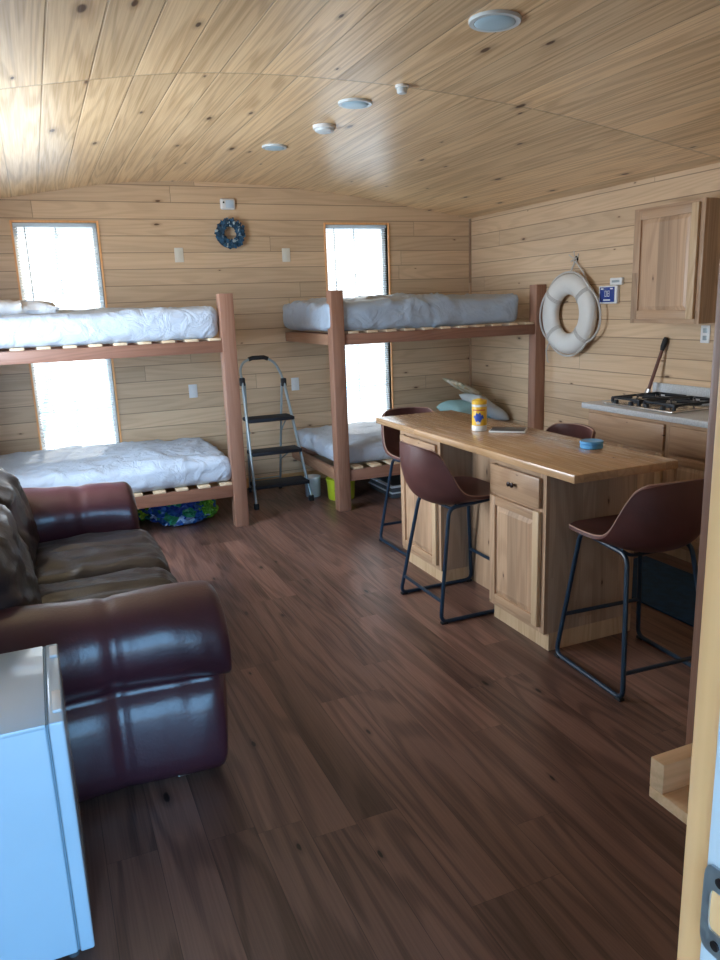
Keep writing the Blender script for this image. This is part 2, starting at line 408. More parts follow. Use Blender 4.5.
for i, (ya, yb_) in enumerate(FILL_WIN):
    o = obj('window_%d' % (i + 3), B(WL - .09, WL - .086, ya, yb_, LZ0, LZ1), 'glass', at=(WL - .09, (ya + yb_) / 2, LZ0)); o['kind'] = 'structure'
    bm = BM(); e = .04
    for a in ((ya, ya + e, LZ0, LZ1), (yb_ - e, yb_, LZ0, LZ1), (ya + e, yb_ - e, LZ0, LZ0 + e), (ya + e, yb_ - e, LZ1 - e, LZ1), (ya + e, yb_ - e, (LZ0 + LZ1) / 2 - .02, (LZ0 + LZ1) / 2 + .02)):
        box(bm, WL - .10, WL - .03, *a)
    obj('window_frame', bm, 'white', o)
DX0, DX1, DZ = -.50, .397, 2.05
bm = BM(); box(bm, WL, DX0, YN0, YN, 0, 2.75); box(bm, DX1, W, YN0, YN, 0, 2.75); box(bm, DX0, DX1, YN0, YN, DZ, 2.75)
struct('wall_near', bm, 'wall_x')
struct('baseboard_right', B(W - .014, W, 4.3, L - .001, 0, .09, bev=.003), 'trim_x')
bm = BM(); box(bm, WL, W - .015, L - .014, L, 0, .09, bev=.003); struct('baseboard_back', bm, 'trim_x')
struct('trim_1', B(W - .02, W, L - .02, L, .09, 2.42, bev=.003), 'cab_z')
bm = BM(); box(bm, -30, 34, -40, 40, -.5, -.45); struct('ground', bm, 'outside')
# porch boards; the unseen wall and roof are added to block side sky
struct('porch_floor', B(-2.2, 2.4, -2.2, YN0 - .004, -.1, -.03), 'outside')
struct('wall_sky_block', B(-1.30, -1.22, -2.2, YN0 - .004, -.03, 2.45), 'exterior')
struct('ceiling_sky_block', B(-1.4, 2.4, -1.3, YN0 - .004, 2.46, 2.52), 'exterior')
# neighbouring cottage and a leaning pole seen through the blinds
th = thing('neighbouring_cottage', 'pale cottage with a low grey roof seen outside through the window blinds', 'building', (1.5, 16, -.45))
obj('wall', B(-8, 12, 16, 20, -.45, 1.1), 'house', th)
bm = BM(); prism(bm, [(15.6, 1.05), (18, 1.75), (20.4, 1.05)], 'X', -8.4, 12.4); obj('roof', bm, 'roofgrey', th)

# doorway
d = obj('door_1', B(DX1 - .018, DX1, YN0 - .004, YN - .012, 0, DZ, bev=.002), 'jambpaint', at=(DX1, YN0, 0)); d['kind'] = 'structure'
bm = BM(); box(bm, DX0, DX0 + .018, YN0 - .004, YN - .012, 0, DZ); box(bm, DX0, DX1, YN0 - .004, YN - .012, DZ - .018, DZ); obj('frame', bm, 'jambpaint', d)
bm = BM(); box(bm, DX1 - .013, DX1 + .07, YN - .012, YN + .012, 0, DZ + .06, bev=.002); obj('casing', bm, 'trim_z', d)
bm = BM(); box(bm, DX0 - .07, DX0 + .013, YN, YN + .012, 0, DZ + .06, bev=.002); obj('casing', bm, 'trim_z', d)
# strike plate, with its lip and latch hole
zc = 1.224; xf = DX1 - .018
def plate_pts():
    o_, i_ = [], []
    for k in range(32):
        a = 2 * PI * k / 32; e = 5
        def se(h, w_): 
            c, s_ = math.cos(a), math.sin(a); return (math.copysign(abs(c) ** (2 / e) * w_, c), math.copysign(abs(s_) ** (2 / e) * h, s_))
        o_.append(se(.034, .0135)); i_.append(se(.016, .0075))
    return o_, i_
o_, i_ = plate_pts(); t = BM(); yc_ = .304
for dx in (0, -.0018):
    pass
Ov = [[t.verts.new((xf - dx, yc_ + u, zc + v)) for u, v in o_] for dx in (0, .002)]
Iv = [[t.verts.new((xf - dx, yc_ + u, zc + v)) for u, v in i_] for dx in (0, .002)]
for k in range(32):
    k2 = (k + 1) % 32
    t.faces.new((Ov[1][k], Ov[1][k2], Iv[1][k2], Iv[1][k])); t.faces.new((Ov[0][k], Ov[0][k2], Ov[1][k2], Ov[1][k])); t.faces.new((Iv[0][k], Iv[0][k2], Iv[1][k2], Iv[1][k]))
sp_ = obj('strike_plate', t, 'brass', d)
obj('latch_hole', B(xf - .0006, xf + .001, yc_ - .0075, yc_ + .0075, zc - .016, zc + .016), 'trim_z', sp_)
bm = BM()
for s_ in (-1, 1): lathe(bm, [(.0035, 0), (.0035, .0012), (.001, .0016)], 12, Matrix.Translation((xf - .002, yc_, zc + s_ * .025)) @ Matrix.Rotation(-PI / 2, 4, 'Y'))
obj('screw', bm, 'knob', sp_)

# windows
def window(i, x0, x1, tl):
    cx = (x0 + x1) / 2
    o = obj('window_%d' % i, B(x0, x1, L + .085, L + .089, WZ0, WZ1), 'glass', at=(cx, L + .1, WZ0)); o['kind'] = 'structure'
    bm = BM(); e = .016
    box(bm, x0 - e, x0, L - .012, L + .10, WZ0 - e, WZ1 + e, bev=.002); box(bm, x1, x1 + e, L - .012, L + .10, WZ0 - e, WZ1 + e, bev=.002)
    box(bm, x0, x1, L - .012, L + .10, WZ1, WZ1 + e, bev=.002); box(bm, x0, x1, L - .012, L + .10, WZ0 - e, WZ0, bev=.002)
    obj('window_frame', bm, 'trim_z', o)
    bm = BM(); f = .03
    for (za, zb) in ((WZ0, 1.42), (1.42, WZ1)):
        box(bm, x0, x0 + f, L + .07, L + .10, za, zb); box(bm, x1 - f, x1, L + .07, L + .10, za, zb)
        box(bm, x0 + f, x1 - f, L + .07, L + .10, za, za + f); box(bm, x0 + f, x1 - f, L + .07, L + .10, zb - f, zb)
    obj('sash', bm, 'white', o)
    bm = BM()
    box(bm, cx - .008, cx + .008, L + .078, L + .096, WZ0 + f, 1.39); box(bm, cx - .008, cx + .008, L + .078, L + .096, 1.45, WZ1 - f)
    for z in (.93, 1.91): box(bm, x0 + f, x1 - f, L + .078, L + .096, z - .008, z + .008)
    obj('muntin', bm, 'white', o)
    # mini blind
    b = thing('window_blind', tl, 'window blind', (cx, L + .03, WZ1), 'white slatted blinds in the two back windows')
    obj('head_rail', B(x0 + .004, x1 - .004, L + .012, L + .042, WZ1 - .03, WZ1 - .002, bev=.002), 'blind', b)
    bm = BM(); z = WZ1 - .045
    while z > WZ0 + .03:
        R = Matrix.Translation((cx, L + .027, z)) @ Matrix.Rotation(math.radians(20), 4, 'X')
        t = bmesh.new(); w2 = (x1 - x0) / 2 - .008; v = [t.verts.new(R @ Vector(p)) for p in ((-w2, -.0125, 0), (w2, -.0125, 0), (w2, 0, .0016), (-w2, 0, .0016), (w2, .0125, 0), (-w2, .0125, 0))]
        t.faces.new(v[:4]); t.faces.new((v[3], v[2], v[4], v[5])); merge(bm, t); z -= .0215
    obj('slats', bm, 'blind', b)
    obj('bottom_rail', B(x0 + .008, x1 - .008, L + .017, L + .037, WZ0 + .008, WZ0 + .022, bev=.002), 'blind', b)
    bm = BM()
    for xx in (x0 + .1, cx, x1 - .1): tube(bm, [(xx, L + .012, WZ0 + .02), (xx, L + .012, WZ1 - .03)], .001, 5)
    obj('cord', bm, 'white', b)
    bm = BM(); tube(bm, [(x0 + .085, L + .004, WZ1 - .03), (x0 + .087, L - .002, WZ1 - .72)], .004, 8); obj('tilt_wand', bm, 'alu', b)
window(1, *WX[0], 'white slatted blind in the window behind the left bunk bed')
window(2, *WX[1], 'white slatted blind in the window behind the right bunk bed')
bm = BM(); tube(bm, [(.08, 7.4, 1.05), (.30, 7.5, 2.35)], .022, 10)
tube(bm, [(.08, 7.4, 1.05), (.03, 7.37, -.45)], .022, 10)
tag(obj('garden_pole', bm, 'alu', at=(.08, 7.4, -.45)), 'slanting grey pole standing outside behind the left window blind', 'pole')

# ---------------------------------------------------------------- bunk beds
PY = .104
def bunk(x0, x1, label, side):
    """posts at x0 / x1 (outer faces) on the front line and against the back wall"""
    r = thing('bunk_bed', label, 'bunk bed', ((x0 + x1) / 2, YP, 0), 'timber bunk beds along the back wall')
    yb = L - .016
    for xa in (x0, x1 - PY):
        obj('post', B(xa, xa + PY, YP, YP + PY, 0, 1.75, bev=.006), 'bed_z', r)
    for za, zb in ((1.333, 1.418), (.243, .335)):
        obj('side_rail', B(x0 + PY, x1 - PY, YP + .012, YP + .05, za, zb, bev=.003), 'bed_x', r)
        obj('side_rail', B(x0 + .05, x1 - .05, yb - .04, yb - .002, za, zb, bev=.003), 'bed_x', r)
        for xa in (x0 + .01, x1 - .048):
            obj('end_rail', B(xa, xa + .038, YP + PY, yb - .002, za, zb, bev=.003), 'bed_y', r)
        k = 0; xa = x0 + .14
        while xa < x1 - .14:
            obj('slat', B(xa, xa + .088, YP + .014, yb - .01, zb + .001, zb + .019, bev=.002), 'slat', r)
            xa += .165
    return r
bunk(WL + .02, 1.253 + PY, 'timber bunk bed on the left, its corner post beside the step ladder', -1)
bunk(2.111, W - .002, 'timber bunk bed in the right corner, behind the kitchen island', 1)

def mattress(name, x0, x1, z0, z1, label, mat, seed, sag=.012, y0=YP + .03, y1=L - .03, bulge=.02):
    cx, cy, cz_ = (x0 + x1) / 2, (y0 + y1) / 2, (z0 + z1) / 2
    def disp(p):
        a = wn((p.x + cx, p.y, p.z * 2), 2.2, seed) * sag * 1.6 + wn((p.x + cx, p.y * 1.4, p.z * 3), 6.5, seed) * sag * .8
        rid = 1 - abs(wn((p.x * 1.2 + p.y * .8, p.y - p.x * .5, p.z), 3.2, seed + 5)) * 2
        a += max(rid, 0) ** 4 * sag * .9
        return Vector((a * .4, -abs(a) * .5 if p.y < -.3 else 0, a if p.z > -.02 else a * .2))
    bm = BM(); rbox(bm, (cx, cy, cz_), ((x1 - x0) / 2, (y1 - y0) / 2, (z1 - z0) / 2), .055, (56, 36, 8), (.0, .012, bulge), disp)
    o = obj(name, bm, mat, at=(cx, cy, z0), angle=80)
    tag(o, label, 'mattress', 'mattresses on the bunk beds')
    return o
mattress('mattress', WL + .13, 1.245, 1.438, 1.645, 'sheeted mattress on the top bunk of the left bed, under a crumpled pillow', 'sheet', 1)
mattress('mattress', 2.085, 3.84, 1.438, 1.665, 'blue-grey covered mattress on the top bunk of the right bed', 'cover', 2, .026)
mattress('mattress', WL + .13, 1.262, .356, .545, 'rumpled white mattress on the bottom bunk of the left bed, behind the leather sofa', 'sheet', 3, .020)
mattress('mattress', 2.13 + .02, 3.95, .356, .515, 'white-sheeted mattress on the bottom bunk of the right bed, holding the teal pillow', 'sheet', 4, .016, y0=YP + .11)

def pillow(name, c, s, rot, mat, label, seed, crumple=.02):
    def disp(p):
        k = wn(p, 7, seed) * crumple + max(1 - abs(wn(p, 5, seed + 3)) * 2.4, 0) ** 3 * crumple
        return p.normalized() * k
    bm = BM(); R = Matrix.Rotation(rot[2], 4, 'Z') @ Matrix.Rotation(rot[1], 4, 'Y') @ Matrix.Rotation(rot[0], 4, 'X')
    t = bmesh.new(); nx, ny = 30, 22; grid = {}
    for sg in (1, -1):
        for i in range(nx + 1):
            for j in range(ny + 1):
                u, v = -1 + 2 * i / nx, -1 + 2 * j / ny
                edge = max(0, (1 - u ** 4) * (1 - v ** 4)) ** .5
                pinch = 1 - .07 * (1 - abs(u)) * abs(v) ** 3 - .07 * (1 - abs(v)) * abs(u) ** 3
                p = Vector((u * s[0] * pinch, v * s[1] * pinch, sg * s[2] * edge))
                if sg < 0 and (i in (0, nx) or j in (0, ny)): grid[(sg, i, j)] = grid[(1, i, j)]; continue
                if not (i in (0, nx) or j in (0, ny)): p += disp(p)
                grid[(sg, i, j)] = t.verts.new(p)
        for i in range(nx):
            for j in range(ny):
                q = [grid[(sg, i, j)], grid[(sg, i + 1, j)], grid[(sg, i + 1, j + 1)], grid[(sg, i, j + 1)]]
                t.faces.new(q if sg > 0 else q[::-1])
    t.transform(Matrix.Translation(c) @ R); merge(bm, t)
    return tag(obj(name, bm, mat, at=(c[0], c[1], c[2] - s[2]), angle=80), label, 'pillow')
pillow('pillow', (-.17, 5.95, 1.69), (.30, .24, .055), (0, .06, .2), 'pillow', 'crumpled white pillow on the top bunk of the left bed', 3, .05)
pillow('pillow', (3.78, 6.25, .612), (.26, .19, .085), (.1, .05, .1), 'teal', 'pale teal pillow lying flat on the bottom bunk in the corner', 5, .01)
pillow('pillow', (3.885, 6.15, .64), (.20, .20, .055), (.0, .62, .0), 'tealwhite', 'plump grey-white pillow propped in the corner of the bottom bunk', 6, .012)
pillow('pillow', (3.83, 6.42, .80), (.17, .18, .03), (.1, .5, .1), 'patpillow', 'small cream patterned cushion tilted across the teal pillow', 8, .006)

# ---------------------------------------------------------------- step ladder
r = thing('step_ladder', 'grey three-step folding ladder with black treads between the two bunk beds', 'step ladder', (1.77, 6.1, 0))
def lerp(a, b, t): return tuple(a[i] + (b[i] - a[i]) * t for i in range(3))
LT, RT = (1.572, 6.27, 1.05), (1.945, 6.30, 1.02); LF, RF = (1.535, 5.94, .03), (2.035, 5.98, .03)
for a, b_ in ((LT, LF), (RT, RF)):
    bm = BM(); tube(bm, [a, b_], .0125, 10, sx=1.25); rl = obj('front_rail', bm, 'alu', r)
    bm = BM(); box(bm, b_[0] - .02, b_[0] + .02, b_[1] - .02, b_[1] + .02, 0, .05, bev=.006); obj('rubber_foot', bm, 'ladgrip', rl)
for a, b_ in (((1.60, 6.30, 1.02), (1.65, 6.56, .03)), ((1.93, 6.31, 1.0), (1.935, 6.56, .03))):
    bm = BM(); tube(bm, [a, b_], .010, 10); rl = obj('back_leg', bm, 'alu', r)
    bm = BM(); box(bm, b_[0] - .016, b_[0] + .016, b_[1] - .016, b_[1] + .016, 0, .045, bev=.005); obj('rubber_foot', bm, 'ladgrip', rl)
for pp in ([(1.645, 6.54, .12), (1.934, 6.54, .12)], [(1.632, 6.47, .40), (1.932, 6.47, .40)]):
    bm = BM(); tube(bm, pp, .008, 8); obj('cross_brace', bm, 'alu', r)
bm = BM(); pts = [LT, (1.567, 6.30, 1.13), (1.60, 6.32, 1.195), (1.68, 6.33, 1.225), (1.80, 6.33, 1.225), (1.88, 6.32, 1.18), (1.92, 6.31, 1.10), RT]
tube(bm, fillet(pts, .06, 4), .0105, 10); hd = obj('handle', bm, 'alu', r)
bm = BM(); tube(bm, [(1.655, 6.328, 1.216), (1.69, 6.33, 1.226), (1.79, 6.33, 1.226), (1.825, 6.327, 1.212)], .018, 12); obj('grip', bm, 'ladgrip', hd)
for p in (LT, RT): bm = BM(); box(bm, p[0] - .022, p[0] + .022, p[1] - .022, p[1] + .022, p[2] - .05, p[2] + .02, bev=.008); obj('bracket', bm, 'ladgrip', r)
for z, dep in ((.72, .22), (.45, .20), (.185, .22)):
    t_ = (LT[2] - z) / (LT[2] - .03); a = lerp(LT, LF, t_); b_ = lerp(RT, RF, t_)
    bm = BM(); box(bm, a[0] + .006, b_[0] - .006, a[1] - .05, a[1] - .05 + dep, z - .022, z + .008, bev=.006); s_ = obj('step', bm, 'blacktread', r)
    if z > .18:
        for xa_, xb_ in ((b_[0] - .02, 1.925), (a[0] + .02, 1.64)):
            bm = BM(); tube(bm, [(xa_, a[1] + .12, z - .012), (xb_, 6.39 if z > .6 else 6.46, z - .15)], .006, 8); obj('strut', bm, 'alu', s_)

# ---------------------------------------------------------------- back wall fittings
def wplate(x, z, w, h, label, kind, cat='wall plate', grp=None, mat='cream', holes=0):
    o = obj(kind, B(x - w / 2, x + w / 2, L - .008, L - .0005, z - h / 2, z + h / 2, bev=.003), mat, at=(x, L, z)); tag(o, label, cat, grp)
    if holes:
        for s_ in (-1, 1): obj('socket', B(x - .017, x + .017, L - .0105, L - .006, z + s_ * .022 - .014, z + s_ * .022 + .014, bev=.002), 'white', o)
    else:
        obj('toggle_cover', B(x - .018, x + .018, L - .0105, L - .006, z - .034, z + .034, bev=.002), mat, o)
    return o
wplate(1.221, 2.104, .075, .118, 'ivory wall plate below and left of the blue ring wreath', 'wall_plate')
wplate(2.177, 2.096, .075, .118, 'ivory wall plate beside the right window, near its top', 'wall_plate')
wplate(1.241, .941, .075, .118, 'white power outlet low on the back wall left of the ladder', 'power_outlet', 'outlet', mat='white', holes=2)
wplate(2.195, .934, .075, .118, 'white power outlet on the back wall right of the ladder handle', 'power_outlet', 'outlet', mat='white', holes=2)
o = obj('wall_alarm', B(1.605, 1.735, L - .035, L - .0005, 2.475, 2.567, bev=.017, seg=5), 'white', at=(1.67, L, 2.52)); tag(o, 'white rounded alarm box high on the back wall above the wreath', 'alarm')
obj('face_panel', B(1.65, 1.72, L - .038, L - .034, 2.488, 2.552, bev=.001), 'fridge', o)
obj('indicator', B(1.625, 1.638, L - .0375, L - .034, 2.525, 2.54), 'dkprint', o)
# wreath
wr = thing('ring_wreath', 'small blue ring wreath of sea glass on the back wall', 'wreath', (1.668, L - .03, 2.276))
bm = BM(); tube(bm, [(1.668 + .090 * math.cos(a), L - .0275, 2.276 + .090 * math.sin(a)) for a in [2 * PI * k / 40 for k in range(40)]], .033, 10, closed=True, sx=.8); obj('hoop', bm, 'shellblue', wr)
rs = random.Random(4)
bm = BM(); bm2 = BM()
for k in range(230):
    a = rs.uniform(0, 2 * PI); rr = rs.uniform(.058, .124); s_ = rs.uniform(.008, .017)
    R = Matrix.Translation((1.668 + rr * math.cos(a), L - .052 - rs.uniform(0, .014), 2.276 + rr * math.sin(a))) @ Matrix.Rotation(rs.uniform(0, PI), 4, 'Y') @ Matrix.Rotation(rs.uniform(-.5, .5), 4, 'X')
    box(bm2 if k % 9 == 0 else bm, -s_, s_, -.005, .005, -s_ * .7, s_ * .7, bev=.003, seg=1, mat=R)
obj('glass_pieces', bm, 'shellblue', wr); obj('shell_pieces', bm2, 'palewhite', wr)

# ---------------------------------------------------------------- life ring on the right wall
RC = Vector((W - .0645, 5.115, 1.50)); RY, RZ = .238, .238
lr = thing('life_ring', 'white life ring with a rope, hanging on the right wall', 'life ring', tuple(RC))
bm = BM(); tube(bm, [(RC.x, RC.y + RY * math.cos(a), RC.z + RZ * math.sin(a)) for a in [2 * PI * k / 64 for k in range(64)]], .084, 20, closed=True)
# flatten toward the wall
for v in bm.verts: v.co.x = RC.x + (v.co.x - RC.x) * .70
obj('foam_ring', bm, 'ring', lr)
for deg in (38, 142, 222, 318):
    a = math.radians(deg); d_ = Vector((0, math.cos(a), math.sin(a))); tg = Vector((0, -math.sin(a), math.cos(a)))
    bm = BM()
    for off in (-.012, 0, .012):
        c = RC + d_ * RY + tg * off
        tube(bm, [c + d_ * math.cos(q) * .0855 + Vector((1, 0, 0)) * math.sin(q) * .0600 for q in [2 * PI * k / 20 for k in range(20)]], .004, 6, closed=True)
    obj('band', bm, 'rope', lr)
def arc_rope(a0, a1, slack, n=14):
    out = []
    for k in range(n + 1):
        t_ = k / n; a = math.radians(a0 + (a1 - a0) * t_); rad = .325 + slack * math.sin(PI * t_)
        out.append((RC.x - .01, RC.y + rad * math.cos(a), RC.z + rad * math.sin(a) - slack * .25 * math.sin(PI * t_)))
    return out
bm = BM()
for a0, a1, s_ in ((142, 222, .07), (-42, 38, .045), (38, 142, .01), (222, 318, .01)):
    tube(bm, arc_rope(a0, a1, s_), .0085, 8)
tube(bm, [(RC.x, 5.115 + .325 * math.cos(math.radians(38)), RC.z + .20), (RC.x + .035, 5.17, 1.80), (RC.x + .045, 5.11, 1.915)], .006, 8)
tube(bm, [(RC.x, 5.115 + .325 * math.cos(math.radians(142)), RC.z + .20), (RC.x + .035, 5.00, 1.83), (RC.x + .045, 5.105, 1.915)], .006, 8)
tube(bm, [(RC.x, 5.36, 1.27), (RC.x + .01, 5.42, 1.19), (RC.x + .02, 5.41, 1.10), (RC.x + .01, 5.38, 1.095)], .006, 8)
obj('rope', bm, 'rope', lr)
hk = thing('wall_hook', 'small branching metal hook holding up the life ring', 'hook', (W, 5.115, 1.92))
bm = BM(); lathe(bm, [(.022, 0), (.022, .004), (.004, .006)], 16, Matrix.Translation((W, 5.115, 1.935)) @ Matrix.Rotation(-PI / 2, 4, 'Y')); obj('plate', bm, 'knob', hk)
bm = BM()
for dy, dz in ((0, .06), (.06, .035), (-.06, .035), (.035, -.02), (-.035, -.02)):
    tube(bm, fillet([(W - .004, 5.115, 1.935), (W - .02, 5.115 + dy * .5, 1.935 + dz * .3), (W - .03, 5.115 + dy, 1.935 + dz)], .01, 3), .0035, 7)
tube(bm, fillet([(W - .004, 5.115, 1.925), (W - .022, 5.115, 1.905), (W - .034, 5.115, 1.925)], .01, 3), .004, 7)
obj('prongs', bm, 'rope', hk)

# ---------------------------------------------------------------- display + thermostat on the right wall
dp = thing('wall_display', 'small blue-screened weather display on the right wall beside the life ring', 'wall display', (W, 4.70, 1.64))
obj('body', B(W - .034, W - .001, 4.60, 4.80, 1.575, 1.71, bev=.008, seg=3), 'white', dp)
sc_ = obj('screen', B(W - .0365, W - .033, 4.622, 4.785, 1.587, 1.699, bev=.001), 'navy', dp)
bm = BM(); xs_ = W - .0372
def seg_digit(bm, y, z, w, h, on, th=.004):
    segs = {'a': (0, h, w, 0), 'g': (0, h / 2, w, 0), 'd': (0, 0, w, 0), 'f': (0, h / 2, 0, h / 2), 'b': (w, h / 2, 0, h / 2), 'e': (0, 0, 0, h / 2), 'c': (w, 0, 0, h / 2)}
    for k in on:
        dy, dz, lw, lh = segs[k]
        box(bm, xs_, xs_ + .001, y - dy - lw - th / 2, y - dy + th / 2, z + dz - th / 2, z + dz + lh + th / 2)
seg_digit(bm, 4.725, 1.63, .018, .04, 'abcdef'); seg_digit(bm, 4.695, 1.63, .018, .04, 'abcdefg')
box(bm, xs_, xs_ + .001, 4.665, 4.74, 1.598, 1.608)
for y0_ in (4.745, 4.64): box(bm, xs_, xs_ + .001, y0_, y0_ + .028, 1.682, 1.691)
obj('readout', bm, 'digits', sc_)
th = thing('thermostat', 'small white thermostat just above the blue-screened display', 'thermostat', (W, 4.62, 1.735))
obj('body', B(W - .025, W - .001, 4.56, 4.69, 1.712, 1.765, bev=.006, seg=3), 'white', th)
obj('vent', B(W - .0265, W - .024, 4.585, 4.665, 1.73, 1.747), 'alu', th)
o = obj('power_outlet', B(W - .008, W - .0005, 3.735, 3.81, 1.305, 1.42, bev=.003), 'white', at=(W, 3.77, 1.36)); tag(o, 'white power outlet on the right wall under the hanging cabinet', 'outlet')
for s_ in (-1, 1): obj('socket', B(W - .0105, W - .006, 3.755, 3.79, 1.362 + s_ * .024 - .015, 1.362 + s_ * .024 + .015, bev=.002), 'alu', o)

# ---------------------------------------------------------------- cabinets
def panel_door(name, parent, x, y0, y1, z0, z1, fr=.05, mats=('cab_z', 'cab_z')):
    """door leaf whose face looks to -X at x"""
    t = BM(); g = .028
    o1 = [(y0 + fr, z0 + fr), (y1 - fr, z0 + fr), (y1 - fr, z1 - fr), (y0 + fr, z1 - fr)]; i1 = [(y0 + fr + g, z0 + fr + g), (y1 - fr - g, z0 + fr + g), (y1 - fr - g, z1 - fr - g), (y0 + fr + g, z1 - fr - g)]
    O = [t.verts.new((x + .013, a, b_)) for a, b_ in o1]; I = [t.verts.new((x + .004, a, b_)) for a, b_ in i1]; K = [t.verts.new((x + .018, a, b_)) for a, b_ in o1]
    t.faces.new(I)
    for k in range(4): t.faces.new((O[k], O[(k + 1) % 4], I[(k + 1) % 4], I[k])); t.faces.new((K[k], K[(k + 1) % 4], O[(k + 1) % 4], O[k]))
    t.faces.new(K)
    d_ = obj(name, t, 'cab_z', parent, angle=10)
    boxes('stile', 'stile', d_, (x, x + .02, y0, y0 + fr, z0, z1), bev=.002)
    boxes('stile', mats[0], d_, (x, x + .02, y1 - fr, y1, z0, z1), bev=.002)
    boxes('rail', 'cab_y', d_, (x + .0005, x + .02, y0 + fr, y1 - fr, z0, z0 + fr), (x + .0005, x + .02, y0 + fr, y1 - fr, z1 - fr, z1), bev=.002)
    return d_
# upper cabinet
UX = 3.783
uc = thing('hanging_cabinet', 'wooden wall cabinet with one panelled door, hung right of the life ring', 'cabinet', (UX + .16, 3.84, 1.445))
bm = BM(); box(bm, UX + .02, W - .001, 3.541, 4.1325, 1.445, 2.184, bev=.001); obj('body', bm, 'cab_zx', uc)
f = .038
boxes('face_frame', 'cab_z', uc, (UX, UX + .022, 3.541, 3.541 + f, 1.445, 2.184), (UX, UX + .022, 4.1325 - f, 4.1325, 1.445, 2.184), bev=.001)
boxes('frame_rail', 'cab_y', uc, (UX + .0005, UX + .0215, 3.541 + f, 4.1325 - f, 1.445, 1.445 + f), (UX + .0005, UX + .0215, 3.541 + f, 4.1325 - f, 2.184 - f, 2.184))
dd = panel_door('door', uc, UX - .0215, 3.575, 4.105, 1.475, 2.165, .055)

# kitchen run under the right wall
KX = 3.481 + .03; KF = 4.2447
def base_cab(y0, y1, label, drawer=True, ndoor=1):
    c = thing('base_cabinet', label, 'cabinet', (KX + .3, (y0 + y1) / 2, 0), 'kitchen base cabinets under the grey worktop')
    bm = BM(); box(bm, KX + .02, W - .001, y0, y1, .10, .872, bev=.001); obj('body', bm, 'cab_zx', c)
    obj('toe_kick', B(KX + .07, W - .02, y0, y1, 0, .10), 'stile', c)
    boxes('face_frame', 'cab_z', c, (KX, KX + .02, y0, y0 + .04, .10, .872), (KX, KX + .02, y1 - .04, y1, .10, .872))
    boxes('frame_rail', 'cab_y', c, *[(KX, KX + .02, y0 + .04, y1 - .04, a, b_) for a, b_ in ((.10, .14), (.655, .69), (.84, .872))])
    dr = obj('drawer', B(KX - .02, KX - .0005, y0 + .025, y1 - .025, .685, .85, bev=.004), 'cab_y', c)
    wd = (y1 - y0 - .05) / ndoor
    for k in range(ndoor): panel_door('door', c, KX - .0205, y0 + .025 + k * wd + .003, y0 + .025 + (k + 1) * wd - .003, .13, .668)
def lathe_knob(x, y, z):
    bm = BM(); lathe(bm, [(.006, 0), (.006, .012), (.015, .016), (.016, .022), (.010, .028)], 16, Matrix.Translation((x, y, z)) @ Matrix.Rotation(-PI / 2, 4, 'Y')); return bm
base_cab(3.46, 4.20, 'wooden base cabinet under the gas cooktop, with a wide top drawer', ndoor=2)
base_cab(2.70, 3.458, 'wooden base cabinet nearer the doorway than the cooktop one', ndoor=2)
kt = obj('kitchen_worktop', B(3.481, W - .001, 2.66, KF, .873, .912, bev=.006), 'counter', at=(3.8, 3.45, .873)); tag(kt, 'speckled grey worktop along the right wall', 'worktop')
obj('backsplash', B(W - .022, W - .001, 2.66, 4.20, .9125, 1.012, bev=.003), 'counter', kt)
# cooktop
ck = thing('gas_cooktop', 'steel gas cooktop with black iron grates on the grey worktop', 'cooktop', (3.79, 3.78, .912))
bm = BM(); box(bm, 3.545, 4.045, 3.48, 4.10, .9125, .926, bev=.005); obj('pan', bm, 'steel_top', ck)
for gy in (3.64, 3.94):
    bm = BM()
    for yy in (gy - .125, gy + .125): box(bm, 3.60, 4.00, yy - .006, yy + .006, .948, .962, bev=.002)
    for xx in (3.60, 3.80, 4.00): box(bm, xx - .006, xx + .006, gy - .13, gy + .13, .948, .962, bev=.002)
    for xx in (3.70, 3.90):
        for q in range(4):
            a = PI / 2 * q + PI / 4
            box(bm, -.006, .006, .03, .10, -.006, .008, bev=.002, mat=Matrix.Translation((xx, gy, .956)) @ Matrix.Rotation(a, 4, 'Z'))
    for xx in (3.60, 4.00):
        for yy in (gy - .125, gy + .125): box(bm, xx - .008, xx + .008, yy - .008, yy + .008, .9265, .956)
    obj('grate', bm, 'iron', ck)
    for xx in (3.70, 3.90):
        bm = BM(); lathe(bm, [(.045, .9265), (.045, .936), (.03, .94), (.03, .948), (.012, .95)], 20, Matrix.Translation((xx, gy, 0))); obj('burner', bm, 'iron', ck)
for k in range(4):
    bm = BM(); lathe(bm, [(.018, .9265), (.016, .945), (.012, .948)], 16, Matrix.Translation((3.572, 3.58 + k * .14, 0))); obj('control_knob', bm, 'iron', ck)
# tool leaning at the back of the counter
tl = thing('long_handled_brush', 'long dark-handled brush leaning on the wall behind the cooktop', 'brush', (4.0, 4.14, .912))
p0, p1 = Vector((3.985, 4.155, .925)), Vector((4.087, 4.10, 1.335))
bm = BM(); tube(bm, [p0, p0.lerp(p1, .8)], .012, 10); obj('handle', bm, 'toolwood', tl)
bm = BM(); tube(bm, [p0.lerp(p1, .78), p0.lerp(p1, .85), p0.lerp(p1, .95), p1], lambda t_: .014 + .006 * math.sin(PI * t_), 10); obj('grip', bm, 'ladgrip', tl)
bm = BM(); tube(bm, [p0 - Vector((.012, -.006, .012)), p0.lerp(p1, .12)], .016, 10, sx=1.3); obj('ferrule', bm, 'chrome', tl)

